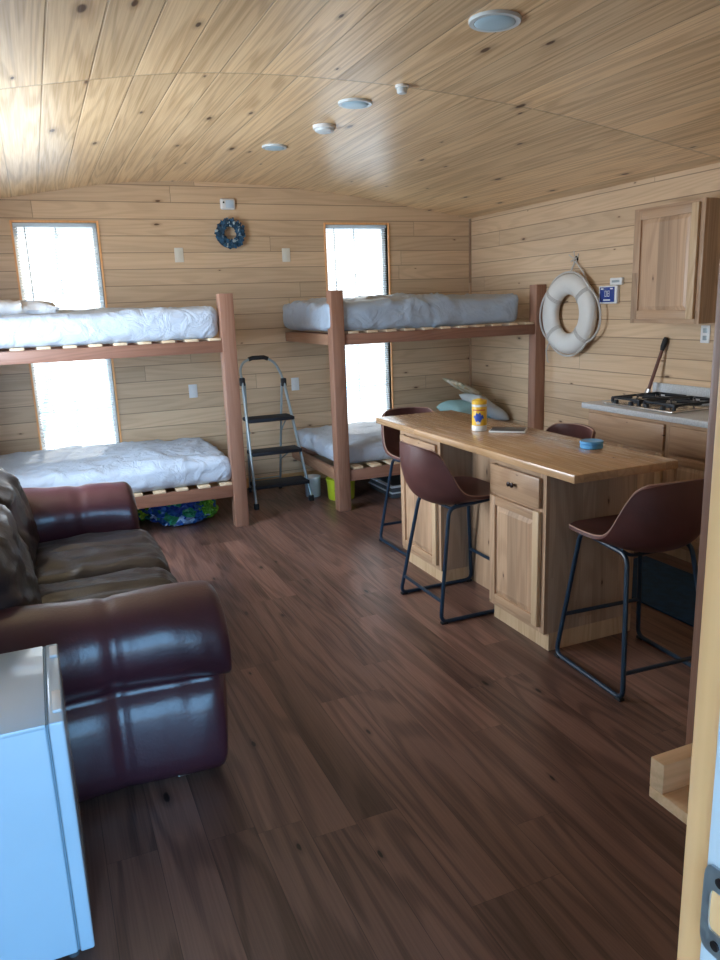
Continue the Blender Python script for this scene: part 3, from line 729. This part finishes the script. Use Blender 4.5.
# ---------------------------------------------------------------- island
IX0, IX1, IY0, IY1 = 2.00, 2.573, 2.468, 4.484
it = obj('island_countertop', B(IX0, IX1, IY0, IY1, .872, .910, bev=.005), 'top', at=(2.28, 3.47, .872)); tag(it, 'long pine countertop laid across the two island cabinets', 'countertop')
CX = 2.035; CX1 = 2.56
def island_cab(y0, y1, label, endnear):
    c = thing('island_cabinet', label, 'cabinet', (2.29, (y0 + y1) / 2, 0), 'cabinets carrying the island countertop')
    bm = BM(); box(bm, CX + .02, CX1, y0, y1, .09, .8715, bev=.001); obj('body', bm, 'cab_zx', c)
    obj('toe_kick', B(CX + .03, CX1 - .001, y0 + .001, y1 - .001, 0, .0895), 'stile', c)
    boxes('face_frame', 'cab_z', c, (CX, CX + .02, y0, y0 + .045, .09, .8715), (CX, CX + .02, y1 - .045, y1, .09, .8715))
    boxes('frame_rail', 'cab_y', c, *[(CX, CX + .02, y0 + .045, y1 - .045, a, b_) for a, b_ in ((.09, .125), (.675, .70), (.845, .8715))])
    dr = obj('drawer', B(CX - .02, CX - .0005, y0 + .03, y1 - .03, .70, .842, bev=.005), 'cab_y', c)
    ym = (y0 + y1) / 2
    for s_ in (-1, 1):
        bm = BM(); lathe(bm, [(.004, 0), (.004, .012), (.012, .016), (.012, .022), (.005, .025)], 14, Matrix.Translation((CX - .02, ym + s_ * .014, .775)) @ Matrix.Rotation(-PI / 2, 4, 'Y'))
        obj('knob', bm, 'knob', dr)
    panel_door('door', c, CX - .0205, y0 + .03, y1 - .03, .12, .682, .045)
    return c
island_cab(2.70, 3.165, 'island cabinet nearest the doorway, with drawer and panelled door', True)
island_cab(3.68, 4.19, 'island cabinet at the bunk bed end, its lower front behind a bar stool', False)
bp_ = obj('knee_space_panel', B(2.2445, 2.2605, 3.167, 3.678, 0, .8715), 'cab_z', at=(2.25, 3.42, 0)); tag(bp_, 'upright wooden panel closing the knee space between the island cabinets', 'panel')

# things on the island
cn = thing('wipes_canister', 'yellow canister of cleaning wipes standing on the island countertop', 'canister', (2.278, 3.655, .911))
T = Matrix.Translation((2.278, 3.655, .911))
bm = BM(); lathe(bm, [(.040, 0), (.043, .004), (.043, .03), (.042, .032)], 32, T); obj('base', bm, 'white', cn)
bm = BM(); lathe(bm, [(.0425, .0325), (.0425, .135), (.041, .138)], 32, T); lb = obj('label', bm, 'yellow', cn)
bm = BM(); lathe(bm, [(.0428, .1385), (.0428, .150), (.038, .152)], 32, T); obj('rim', bm, 'white', cn)
bm = BM(); lathe(bm, [(.043, .1525), (.043, .172), (.036, .176), (.018, .178), (.016, .182), (.004, .183)], 32, T); obj('lid', bm, 'yellow', cn)
def curved_patch(parent, name, mat, a0, a1, zf, rad=.0432):
    t = BM(); nk = 16; lo_, hi_ = [], []
    for k in range(nk + 1):
        a = math.radians(a0 + (a1 - a0) * k / nk); z0_, z1_ = zf(k / nk)
        lo_.append(t.verts.new((2.278 + rad * math.cos(a), 3.655 + rad * math.sin(a), .911 + z0_))); hi_.append(t.verts.new((2.278 + rad * math.cos(a), 3.655 + rad * math.sin(a), .911 + z1_)))
    for k in range(nk): t.faces.new((lo_[k], lo_[k + 1], hi_[k + 1], hi_[k]))
    obj(name, t, mat, parent)
curved_patch(lb, 'blue_splash', 'bluelabel', 188, 275, lambda t_: (.078 - .024 * math.sin(PI * t_) + .006 * math.sin(t_ * 17), .080 + .024 * math.sin(PI * t_) + .006 * math.sin(t_ * 23)))
curved_patch(lb, 'red_stripe', 'redprint', 180, 285, lambda t_: (.118, .124))
curved_patch(lb, 'white_panel', 'white', 215, 245, lambda t_: (.040, .052))
tb = thing('notebook', 'thin dark notebook with white pages lying beside the yellow canister', 'notebook', (2.385, 3.56, .911))
R = Matrix.Translation((2.40, 3.545, .911)) @ Matrix.Rotation(-.72, 4, 'Z')
obj('pages', B(-.10, .10, -.068, .068, .0005, .009, bev=.001, mat=R), 'white', tb)
obj('cover', B(-.094, .094, -.062, .062, .0095, .0125, bev=.001, mat=R), 'tabletblk', tb)
T = Matrix.Translation((2.452, 2.905, .9105))
o = BM(); lathe(o, [(.052, 0), (.055, .004), (.055, .020), (.050, .024)], 36, T)
pk = tag(obj('round_tin', o, 'blue_lid', at=(2.452, 2.905, .9105)), 'round sky-blue tub with a flat lid on the island countertop', 'tub')
bm = BM(); lathe(bm, [(.0565, .0245), (.0565, .033), (.053, .036), (.048, .034), (.004, .034)], 36, T); obj('lid', bm, 'blue_lid', pk)

# ---------------------------------------------------------------- bar stools (local frame: faces +Y, origin on the floor)
def make_stool(label):
    r = thing('bar_stool', label, 'bar stool', (0, 0, 0), 'brown bucket-seat bar stools at the island', world=False)
    # shell: seat curving up to a low back with side wings
    CC = [(.225, .648), (.12, .634), (.03, .616), (-.06, .602), (-.15, .608), (-.225, .65), (-.268, .72), (-.288, .80), (-.288, .87), (-.280, .922)]
    EE = [(.215, .652), (.13, .654), (.05, .655), (-.02, .660), (-.078, .676), (-.118, .715), (-.150, .775), (-.180, .835), (-.208, .885), (-.240, .912)]
    HW = [(h_,) for h_ in (.220, .232, .236, .237, .236, .232, .224, .211, .192, .164)]
    def cat(K, s_):
        x = min(s_ * (len(K) - 1), len(K) - 1.0001); i = int(x); t_ = x - i
        p = [K[max(i - 1, 0)], K[i], K[i + 1], K[min(i + 2, len(K) - 1)]]
        return tuple(.5 * (2 * p[1][k] + (p[2][k] - p[0][k]) * t_ + (2 * p[0][k] - 5 * p[1][k] + 4 * p[2][k] - p[3][k]) * t_ ** 2 + (3 * p[1][k] - p[0][k] - 3 * p[2][k] + p[3][k]) * t_ ** 3) for k in range(len(K[0])))
    t = BM(); nu, nv = 28, 30; G = []
    for j in range(nv + 1):
        s_ = j / nv      # 0 = seat front, 1 = back top
        y, z = cat(CC, s_); ey, ez = cat(EE, s_); hw = cat(HW, s_)[0]
        row = []
        for i in range(nu + 1):
            u = -1 + 2 * i / nu
            up = abs(u) ** 2.2
            corner = max(0, abs(u) - .6) / .4
            yy = y + (ey - y) * up - .035 * corner ** 2 * max(0, 1 - s_ / .07)
            row.append((u * hw, yy, z + (ez - z) * up))
        G.append(row)
    th_ = .016
    top_ = [[t.verts.new(p) for p in row] for row in G]
    for j in range(nv):
        for i in range(nu): t.faces.new((top_[j][i], top_[j][i + 1], top_[j + 1][i + 1], top_[j + 1][i]))
    bmesh.ops.recalc_face_normals(t, faces=t.faces)
    t.normal_update()
    if t.faces[0].normal.z > 0:
        pass
    sgn = -1 if t.faces[5 * nu].normal.z > 0 else 1
    bot = [[t.verts.new(top_[j][i].co + sgn * top_[j][i].normal * th_) for i in range(nu + 1)] for j in range(nv + 1)]
    for j in range(nv):
        for i in range(nu): t.faces.new((bot[j][i], bot[j + 1][i], bot[j + 1][i + 1], bot[j][i + 1]))
    for j in range(nv):
        t.faces.new((top_[j][0], top_[j + 1][0], bot[j + 1][0], bot[j][0])); t.faces.new((top_[j][nu], bot[j][nu], bot[j + 1][nu], top_[j + 1][nu]))
    for i in range(nu):
        t.faces.new((top_[0][i], bot[0][i], bot[0][i + 1], top_[0][i + 1])); t.faces.new((top_[nv][i], top_[nv][i + 1], bot[nv][i + 1], bot[nv][i]))
    edge = [Vector(G[j][0]) for j in range(nv + 1)] + [Vector(G[nv][i]) for i in range(1, nu)] + [Vector(G[j][nu]) for j in range(nv, -1, -1)]
    sh = obj('seat_shell', t, 'pu', r, angle=70)
    bm = BM(); tube(bm, edge, .0035, 6); obj('piping', bm, 'stitch', sh)
    # frame loops each side + bars
    for s_ in (-1, 1):
        xt, xb = s_ * .165, s_ * .235
        pts = [(xt, .17, .618), (xb, .235, .011), (xb, -.235, .011), (xt, -.14, .596)]
        bm = BM(); tube(bm, fillet(pts, .045, 5, closed=True), .0105, 10, closed=True)
        fl = obj('side_frame', bm, 'metal_blk', r)
        for yy in (.215, -.215):
            obj('foot_pad', B(xb - .013, xb + .013, yy - .018, yy + .018, 0, .012, bev=.002), 'ladgrip', fl)
    zf, zb = .21, .115
    def at(z, front):
        t_ = (z - .011) / .601; return (.235 - .07 * t_, (.235 - .065 * t_) if front else (-.235 + .105 * t_))
    for z, fr, nm in ((zf, True, 'footrest'), (zb, False, 'back_bar')):
        x_, y_ = at(z, fr); bm = BM(); tube(bm, [(-x_, y_, z), (x_, y_, z)], .0095, 10); obj(nm, bm, 'metal_blk', r)
    bm = BM()
    for yy, zz in ((.13, .607), (-.10, .577)): tube(bm, fillet([(-.165, yy, .607), (-.12, yy, zz), (.12, yy, zz), (.165, yy, .607)], .04, 3), .008, 8)
    obj('seat_support', bm, 'metal_blk', r)
    return r
st = make_stool('brown bar stool at the near end of the island, closest to the doorway')
st.location = (2.295, 2.405, 0); st.rotation_euler = (0, 0, math.radians(-3))
dup(st, (2.000, 3.44, 0), math.radians(-90), 'brown bar stool pushed into the knee space on the sofa side of the island')
dup(st, (2.325, 4.435, 0), math.radians(180), 'brown bar stool at the far end of the island, beside the right bunk bed')
dup(st, (2.525, 3.43, 0), math.radians(90), 'bar stool behind the island, only its dark seat back showing above the countertop')

# ---------------------------------------------------------------- sofa
so = thing('leather_sofa', 'dark burgundy leather sofa with fat rolled arms, behind the white fridge', 'sofa', (0, 3.4, 0))
SX0, SX1 = WL + .03, .44
def arm(y0, y1, sgn, mat, xend, zt):
    """rolled arm running along X; sgn = side of the outer face (-1 near, +1 far)"""
    t = BM(); yc = (y0 + y1) / 2; hy = (y1 - y0) / 2
    sect = []     # (y offset outward, z, seam-able)
    n = 40; prof = []
    # outline from bottom outer, up round the roll, down the inner side
    def roll(a): return (yc + sgn * .005 + math.cos(a) * (hy + .015) * sgn, zt - .172 + math.sin(a) * .172)
    low = [(yc + sgn * (hy - .03), .006), (yc + sgn * (hy - .004), .06), (yc + sgn * (hy - .002), .18), (yc + sgn * (hy - .012), .28), (yc + sgn * (hy - .034), zt - .355)]
    rl = [roll(math.radians(a)) for a in (-62, -50, -35, -18, 0, 18, 36, 54, 72, 90, 108, 126, 144, 162, 178, 195)]
    inn = [(yc - sgn * (hy - .02), .42), (yc - sgn * (hy - .03), .25), (yc - sgn * (hy - .03), .05)]
    outline = low + rl + inn
    nx = 40; xa, xb = SX0 + .02, xend
    rows = []
    for k in range(nx + 1):
        q = k / nx; x = xa + (xb - xa) * (1 - (1 - q) ** 1.4)
        end = max(0, (x - (xb - .05)) / .05)
        sc = math.sqrt(max(0, 1 - end ** 2)) * .16 + .84 if end > 0 else 1
        seam = math.exp(-((x - .115) / .014) ** 2) * .014 + math.exp(-((x + .36) / .014) ** 2) * .014
        puff = .012 * math.cos((x - .115) * 7.5) * -1
        row = []
        for m_, (y, z) in enumerate(outline):
            cz0 = .35; dy, dz = y - yc, z - cz0
            f = sc
            nrm = Vector((0, dy, z - .555 if z > .38 else 0)); nrm = nrm.normalized() if nrm.length > 0 else nrm
            a = (puff - seam) + wn((x, y, z), 9, 2) * .004 + wn((x * 3, y, z * 2), 5, 9) * .004
            p = Vector((x, yc + dy * f, cz0 + dz * f)) + nrm * a
            # the front panel tucks back toward the floor
            if z > .4: p.z -= .030 * max(0, (x - (xb - .30)) / .30) ** 2
            if z < .4: p.x -= max(0, end) * .05 * (1 - z / .4) * 0
            if z < .40: p.x -= .035 * max(0, (x - (xb - .3)) / .3)
            row.append(t.verts.new(p))
        rows.append(row)
    m_ = len(outline)
    for a, b_ in zip(rows, rows[1:]):
        for k in range(m_): t.faces.new((a[k], a[(k + 1) % m_], b_[(k + 1) % m_], b_[k]))
    t.faces.new(rows[0]); 
    c = Vector((0, 0, 0))
    for v in rows[-1]: c += v.co
    c /= m_; c.x += .02
    cv = t.verts.new(c)
    for k in range(m_): t.faces.new((rows[-1][k], rows[-1][(k + 1) % m_], cv))
    return obj('armrest', t, mat, so, sub=1, angle=180)
a1_ = arm(2.41, 2.76, -1, 'leather', .50, .695); arm(4.10, 4.45, 1, 'leather', .405, .745)
bm = BM(); tube(bm, [(.28, 2.44, .034), (.36, 2.44, .033), (.395, 2.47, .033)], .004, 6); obj('metal_glide', bm, 'chrome', a1_)
obj('base', B(SX0 + .05, SX1 - .06, 2.70, 4.16, .05, .30, bev=.03), 'leather', so)
def crease(seed, amp):
    def f(p):
        a = max(1 - abs(wn((p.x * .9, p.y * 3.2, p.z), 3.0, seed)) * 3.2, 0) ** 2 * amp
        b_ = wn((p.x * 2, p.y * 5, p.z), 3, seed + 2) * amp
        return Vector((0, 0, a + b_)) if p.z > 0 else Vector((a, 0, b_ * .3))
    return f
for k, (y0, y1) in enumerate(((2.765, 3.43), (3.43, 4.105))):
    bm = BM(); rbox(bm, ((-.17 + .43) / 2 + .0, (y0 + y1) / 2, .385), (.325, (y1 - y0) / 2 - .002, .115), .075, (34, 34, 10), (.02, .0, .028), crease(k + 3, .011))
    # dip across each cushion
    for v in bm.verts:
        if v.co.z > .4: v.co.z -= .012 * math.exp(-((v.co.y - (y0 + y1) / 2 - .02) / .03) ** 2) * (1 if v.co.x < .4 else .4)
    obj('seat_cushion', bm, 'leather_dk', so, angle=180)
def bcre(seed):
    def f(p):
        a = max(1 - abs(wn((p.x, p.y * 1.6, p.z * 2.2), 3.4, seed)) * 2.6, 0) ** 2 * .022 + wn((p.x, p.y, p.z), 6, seed) * .010
        return Vector((a, 0, a * .2))
    return f
for k, (y0, y1) in enumerate(((2.60, 3.43), (3.43, 4.26))):
    bm = BM(); R = Matrix.Translation((-.30, (y0 + y1) / 2, .67)) @ Matrix.Rotation(math.radians(-12), 4, 'Y')
    rbox(bm, (0, 0, 0), (.135, (y1 - y0) / 2 - .002, .245), .11, (10, 34, 26), (.035, 0, .01), bcre(k + 11), R)
    obj('back_cushion', bm, 'leather_dk', so, angle=180)
bm = BM(); rbox(bm, (SX0 + .09, 3.43, .46), (.09, .95, .43), .06, (6, 20, 12), (.0, 0, .0)); obj('back_frame', bm, 'leather', so, angle=180)
# ---------------------------------------------------------------- mini fridge
FX1, FY0, FY1, FZ = -.047, 1.80, 2.283, .682
fr = thing('mini_fridge', 'white mini fridge with its door edge toward the room, in front of the sofa', 'fridge', (-.28, 2.04, 0))
obj('body', B(-.54, FX1 - .041, FY0 + .004, FY1 - .004, .02, FZ - .006, bev=.006, seg=3), 'fridge', fr)
bm = BM(); box(bm, -.54, FX1 - .041, FY0, FY1, FZ - .014, FZ, bev=.004); obj('top_panel', bm, 'fridge', fr)
bm = BM(); box(bm, FX1 - .0405, FX1 - .0365, FY0 + .003, FY1 - .003, .03, FZ - .003); obj('door_seal', bm, 'seal', fr)
dr = obj('door', B(FX1 - .036, FX1, FY0, FY1, .022, FZ, bev=.006, seg=3), 'fridge', fr)
for y0, y1 in ((FY0 + .05, FY0 + .16), (FY1 - .10, FY1 - .03)):
    bm = BM(); box(bm, FX1 - .024, FX1 - .003, y0, y1, FZ - .002, FZ + .007, bev=.003, seg=2); obj('hinge_cover', bm, 'white', dr)
for x, y in ((-.10, FY0 + .03), (-.10, FY1 - .03), (-.50, FY0 + .03), (-.50, FY1 - .03)):
    bm = BM(); lathe(bm, [(.014, 0), (.014, .022)], 14, Matrix.Translation((x, y, 0))); obj('foot', bm, 'gasket', fr)

# ---------------------------------------------------------------- under the bunks
def crumple(name, c, s, mat, label, cat, seed, parent=None, amp=.28):
    t = BM(); bmesh.ops.create_icosphere(t, subdivisions=5, radius=1)
    for v in t.verts:
        p = v.co.copy(); a = 1 + amp * (wn(p, 2.0, seed)) + .16 * max(0, 1 - abs(wn(p, 3.6, seed + 2)) * 4) + .05 * wn(p, 9, seed)
        q = Vector((p.x * s[0], p.y * s[1], p.z * s[2])) * a
        q.z = max(q.z, -s[2] * .86)
        v.co = Vector(c) + q
    return obj(name, t, mat, parent, angle=20) if parent else tag(obj(name, t, mat, at=(c[0], c[1], c[2] - s[2] * .86), angle=20), label, cat)
bg = crumple('plastic_bag', (.90, 5.86, .107), (.21, .13, .115), 'bag', 'crumpled blue plastic bag of packs under the left bunk bed', 'bag', 4)
crumple('green_side', (1.06, 5.87, .118), (.12, .125, .108), 'baggreen', '', '', 9, bg)
crumple('plastic_bag', (.70, 6.10, .085), (.13, .10, .095), 'baggreen', 'dull green plastic bag behind the blue bag under the left bunk bed', 'bag', 14)
o = tag(obj('paper_note', B(1.165, 1.225, 5.80, 5.86, .222, .236, bev=.003), 'cream', at=(1.19, 5.83, .225)), 'small ivory block fixed under the left bunk rail near its post', 'block')
def tub(x, y, rad, h, label, side, lid, mark, seed):
    r = thing('plastic_tub', label, 'tub', (x, y, 0)); T = Matrix.Translation((x, y, 0))
    bm = BM(); lathe(bm, [(rad * .90, .001), (rad * .94, .01), (rad, h - .02), (rad * 1.02, h - .02), (rad * 1.02, h)], 36, T); bd = obj('body', bm, side, r)
    bm = BM(); lathe(bm, [(rad * 1.05, h + .0005), (rad * 1.05, h + .014), (rad * .95, h + .018), (.004, h + .016)], 36, T); obj('lid', bm, lid, r)
    if mark:
        t = BM(); nk = 12; a_, b2 = [], []
        for k in range(nk + 1):
            a = math.radians(222 + 34 * k / nk); hh = .028 * math.sin(PI * k / nk) + .006; rr = rad * .985 + .0035
            a_.append(t.verts.new((x + rr * math.cos(a), y + rr * math.sin(a), h * .55 - hh))); b2.append(t.verts.new((x + rr * math.cos(a), y + rr * math.sin(a), h * .55 + hh)))
        for k in range(nk): t.faces.new((a_[k], a_[k + 1], b2[k + 1], b2[k]))
        obj('printed_mark', t, mark, bd)
tub(2.295, 5.93, .122, .168, 'large lime yellow tub under the right bunk, behind its corner post', 'lime', 'lime', 'dkprint', 1)
tub(2.105, 6.13, .070, .165, 'milky white plastic tub under the right bunk, to the left of the lime tub', 'tubwhite', 'white', None, 2)
sb = thing('flat_storage_case', 'flat dark case with pale edges lying on the floor under the right bunk', 'storage case', (2.98, 5.86, 0))
obj('body', B(2.66, 3.40, 5.66, 6.14, .001, .095, bev=.01), 'gasket', sb)
bm = BM(); box(bm, 2.645, 3.415, 5.645, 6.155, .096, .112, bev=.006); lid_ = obj('lid', bm, 'tubwhite', sb)
obj('lid_inset', B(2.675, 3.385, 5.675, 6.125, .1122, .115, bev=.001), 'gasket', lid_)
bm = BM(); box(bm, 2.65, 3.41, 5.65, 6.15, .045, .056, bev=.002); obj('trim_strip', bm, 'tubwhite', sb)

# ---------------------------------------------------------------- ceiling fittings
def downlight(x, y, rad, label):
    z = czs(x); sl = math.atan2(czs(x + .1) - czs(x - .1), .2)
    r = thing('recessed_ceiling_light', label, 'ceiling light', (x, y, z), 'unlit round lights in the plank ceiling')
    T = Matrix.Translation((x, y, z)) @ Matrix.Rotation(-sl, 4, 'Y')
    bm = BM(); lathe(bm, [(rad * .74, -.004), (rad * .80, -.012), (rad * .97, -.012), (rad, -.006), (rad, 0.0), (rad * .74, .0)], 40, T)
    # open the middle of the ring
    obj('trim_ring', bm, 'reflector', r)
    bm = BM(); lathe(bm, [(rad * .78, -.0125), (rad * .70, -.0165), (rad * .4, -.0175), (.004, -.018)], 40, T); obj('lens', bm, 'lamp', r)
downlight(1.79, 2.76, .102, 'large recessed ceiling light nearest the doorway')
downlight(1.735, 4.03, .092, 'recessed ceiling light in the middle of the row, beside the small sensor')
downlight(1.645, 5.22, .085, 'recessed ceiling light closest to the back wall')
x, y = 1.757, 4.56; z = czs(x)
sd = thing('smoke_detector', 'white domed smoke detector between two ceiling lights', 'smoke detector', (x, y, z)); T = Matrix.Translation((x, y, z))
bm = BM(); lathe(bm, [(.070, -.001), (.070, -.018), (.066, -.022), (.003, -.022)], 36, T); obj('base', bm, 'white', sd)
bm = BM(); lathe(bm, [(.060, -.0225), (.056, -.034), (.040, -.042), (.003, -.044)], 36, T); obj('cover', bm, 'reflector', sd)
x, y = 1.83, 3.655; z = czs(x)
sn = thing('ceiling_sensor', 'tiny white sensor on the ceiling beside the plank joint', 'sensor', (x, y, z)); T = Matrix.Translation((x, y, z))
bm = BM(); lathe(bm, [(.034, -.001), (.034, -.014), (.003, -.014)], 24, T); obj('base', bm, 'white', sn)
bm = BM(); lathe(bm, [(.026, -.0145), (.026, -.034), (.020, -.040), (.003, -.040)], 24, T); obj('cap', bm, 'reflector', sn)

# ---------------------------------------------------------------- mat and entry ledge
rg = obj('floor_mat', B(2.86, 3.42, 2.55, 3.50, .0005, .010, bev=.004), 'rug', at=(3.14, 3.0, 0)); tag(rg, 'dark navy floor mat in front of the kitchen cabinets', 'mat')
lg = thing('entry_ledge', 'small open-ended pine ledge on the near wall beside the door frame', 'ledge', (1.1, .6, .74))
LX = .961
obj('shelf_board', B(LX, 1.8, YN + .013, .945, .712, .735, bev=.002), 'ledge', lg)
obj('end_board', B(LX, 1.8, .912, .945, .7355, .796, bev=.002), 'ledge', lg)
obj('upright', B(1.088, 1.18, .9455, .984, .712, 2.1, bev=.003), 'bed_z', lg)

# ---------------------------------------------------------------- light
def world():
    w = bpy.data.worlds.new('sky'); S.world = w; w.use_nodes = True; nt = w.node_tree; nt.nodes.clear()
    out = nt.nodes.new('ShaderNodeOutputWorld'); bg_ = nt.nodes.new('ShaderNodeBackground')
    tc = nt.nodes.new('ShaderNodeTexCoord'); sp = nt.nodes.new('ShaderNodeSeparateXYZ'); nt.links.new(tc.outputs['Generated'], sp.inputs[0])
    f = mapr(nt, sp.outputs[1], -.6, .3)
    side = mapr(nt, mth(nt, 'MULTIPLY', sp.outputs[0], -1.0), .25, .75)
    c = mixc(nt, f, (.27, .60, 1.0), (.86, .95, 1.0))
    st = mapr(nt, sp.outputs[1], -.5, .5, SKY_NEAR, SKY_FAR)
    st = mth(nt, 'ADD', st, mth(nt, 'MULTIPLY', side, SKY_SIDE))
    nt.links.new(c, bg_.inputs[0]); nt.links.new(st, bg_.inputs[1]); nt.links.new(bg_.outputs[0], out.inputs[0])
SKY_NEAR, SKY_FAR, SKY_SIDE = 1.9, .36, .3
world()
def portal(name, loc, rot, sx, sy):
    l = bpy.data.lights.new(name, 'AREA'); l.shape = 'RECTANGLE'; l.size = sx; l.size_y = sy; l.cycles.is_portal = True
    o = bpy.data.objects.new(name, l); COL.objects.link(o); o.location = loc; o.rotation_euler = rot
for i, (a, b_) in enumerate(WX): portal('window_daylight', ((a + b_) / 2, L + .125, (WZ0 + WZ1) / 2), (-PI / 2, 0, 0), b_ - a, WZ1 - WZ0)
for ya, yb_ in FILL_WIN:  # added fill lamp outside the unseen left window
    l = bpy.data.lights.new('side_fill_light', 'AREA'); l.shape = 'RECTANGLE'; l.size = LZ1 - LZ0; l.size_y = yb_ - ya; l.energy = 19; l.color = (.80, .90, 1.0)
    o = bpy.data.objects.new('side_fill_light', l); COL.objects.link(o); o.location = (WL - .13, (ya + yb_) / 2, (LZ0 + LZ1) / 2); o.rotation_euler = (0, -PI / 2, 0)
portal('doorway_daylight', ((DX0 + DX1) / 2, YN0 - .01, DZ / 2), (PI / 2, 0, 0), DX1 - DX0, DZ)
sun = bpy.data.lights.new('sun', 'SUN'); sun.energy = 2.4; sun.angle = math.radians(1.0); sun.color = (1.0, .93, .82)
so_ = bpy.data.objects.new('sun', sun); COL.objects.link(so_)
dirv = Vector((-.25, -1.0, -1.15)).normalized(); so_.rotation_euler = dirv.to_track_quat('-Z', 'Y').to_euler()

# ---------------------------------------------------------------- camera
cd = bpy.data.cameras.new('camera'); cam = bpy.data.objects.new('camera', cd); COL.objects.link(cam)
f_px, pitch, yaw, roll, h = 751.32, -.2288, .3956, -.0368, 1.6342
cy, sy, cp, sp_2 = math.cos(yaw), math.sin(yaw), math.cos(pitch), math.sin(pitch)
fw = Vector((sy * cp, cy * cp, sp_2)); rt = Vector((cy, -sy, 0)); up = rt.cross(fw)
r2 = rt * math.cos(roll) + up * math.sin(roll); u2 = -rt * math.sin(roll) + up * math.cos(roll)
Mx = Matrix((r2, u2, -fw)).transposed().to_4x4(); Mx.translation = (0, 0, h); cam.matrix_world = Mx
cd.sensor_fit = 'VERTICAL'; cd.sensor_height = 24; cd.lens = f_px * 24 / 960; cd.clip_start = .02
S.camera = cam
S.view_settings.view_transform = 'Standard'; S.view_settings.look = 'None'; S.view_settings.gamma = 1; S.view_settings.use_curve_mapping = False
S.view_settings.exposure = 2.62
S.cycles.max_bounces = 12; S.cycles.diffuse_bounces = 7; S.cycles.transparent_max_bounces = 16; S.cycles.use_denoising = True
S.cycles.sample_clamp_indirect = 8
for o in bpy.data.objects:
    if '_w' in o: del o['_w']
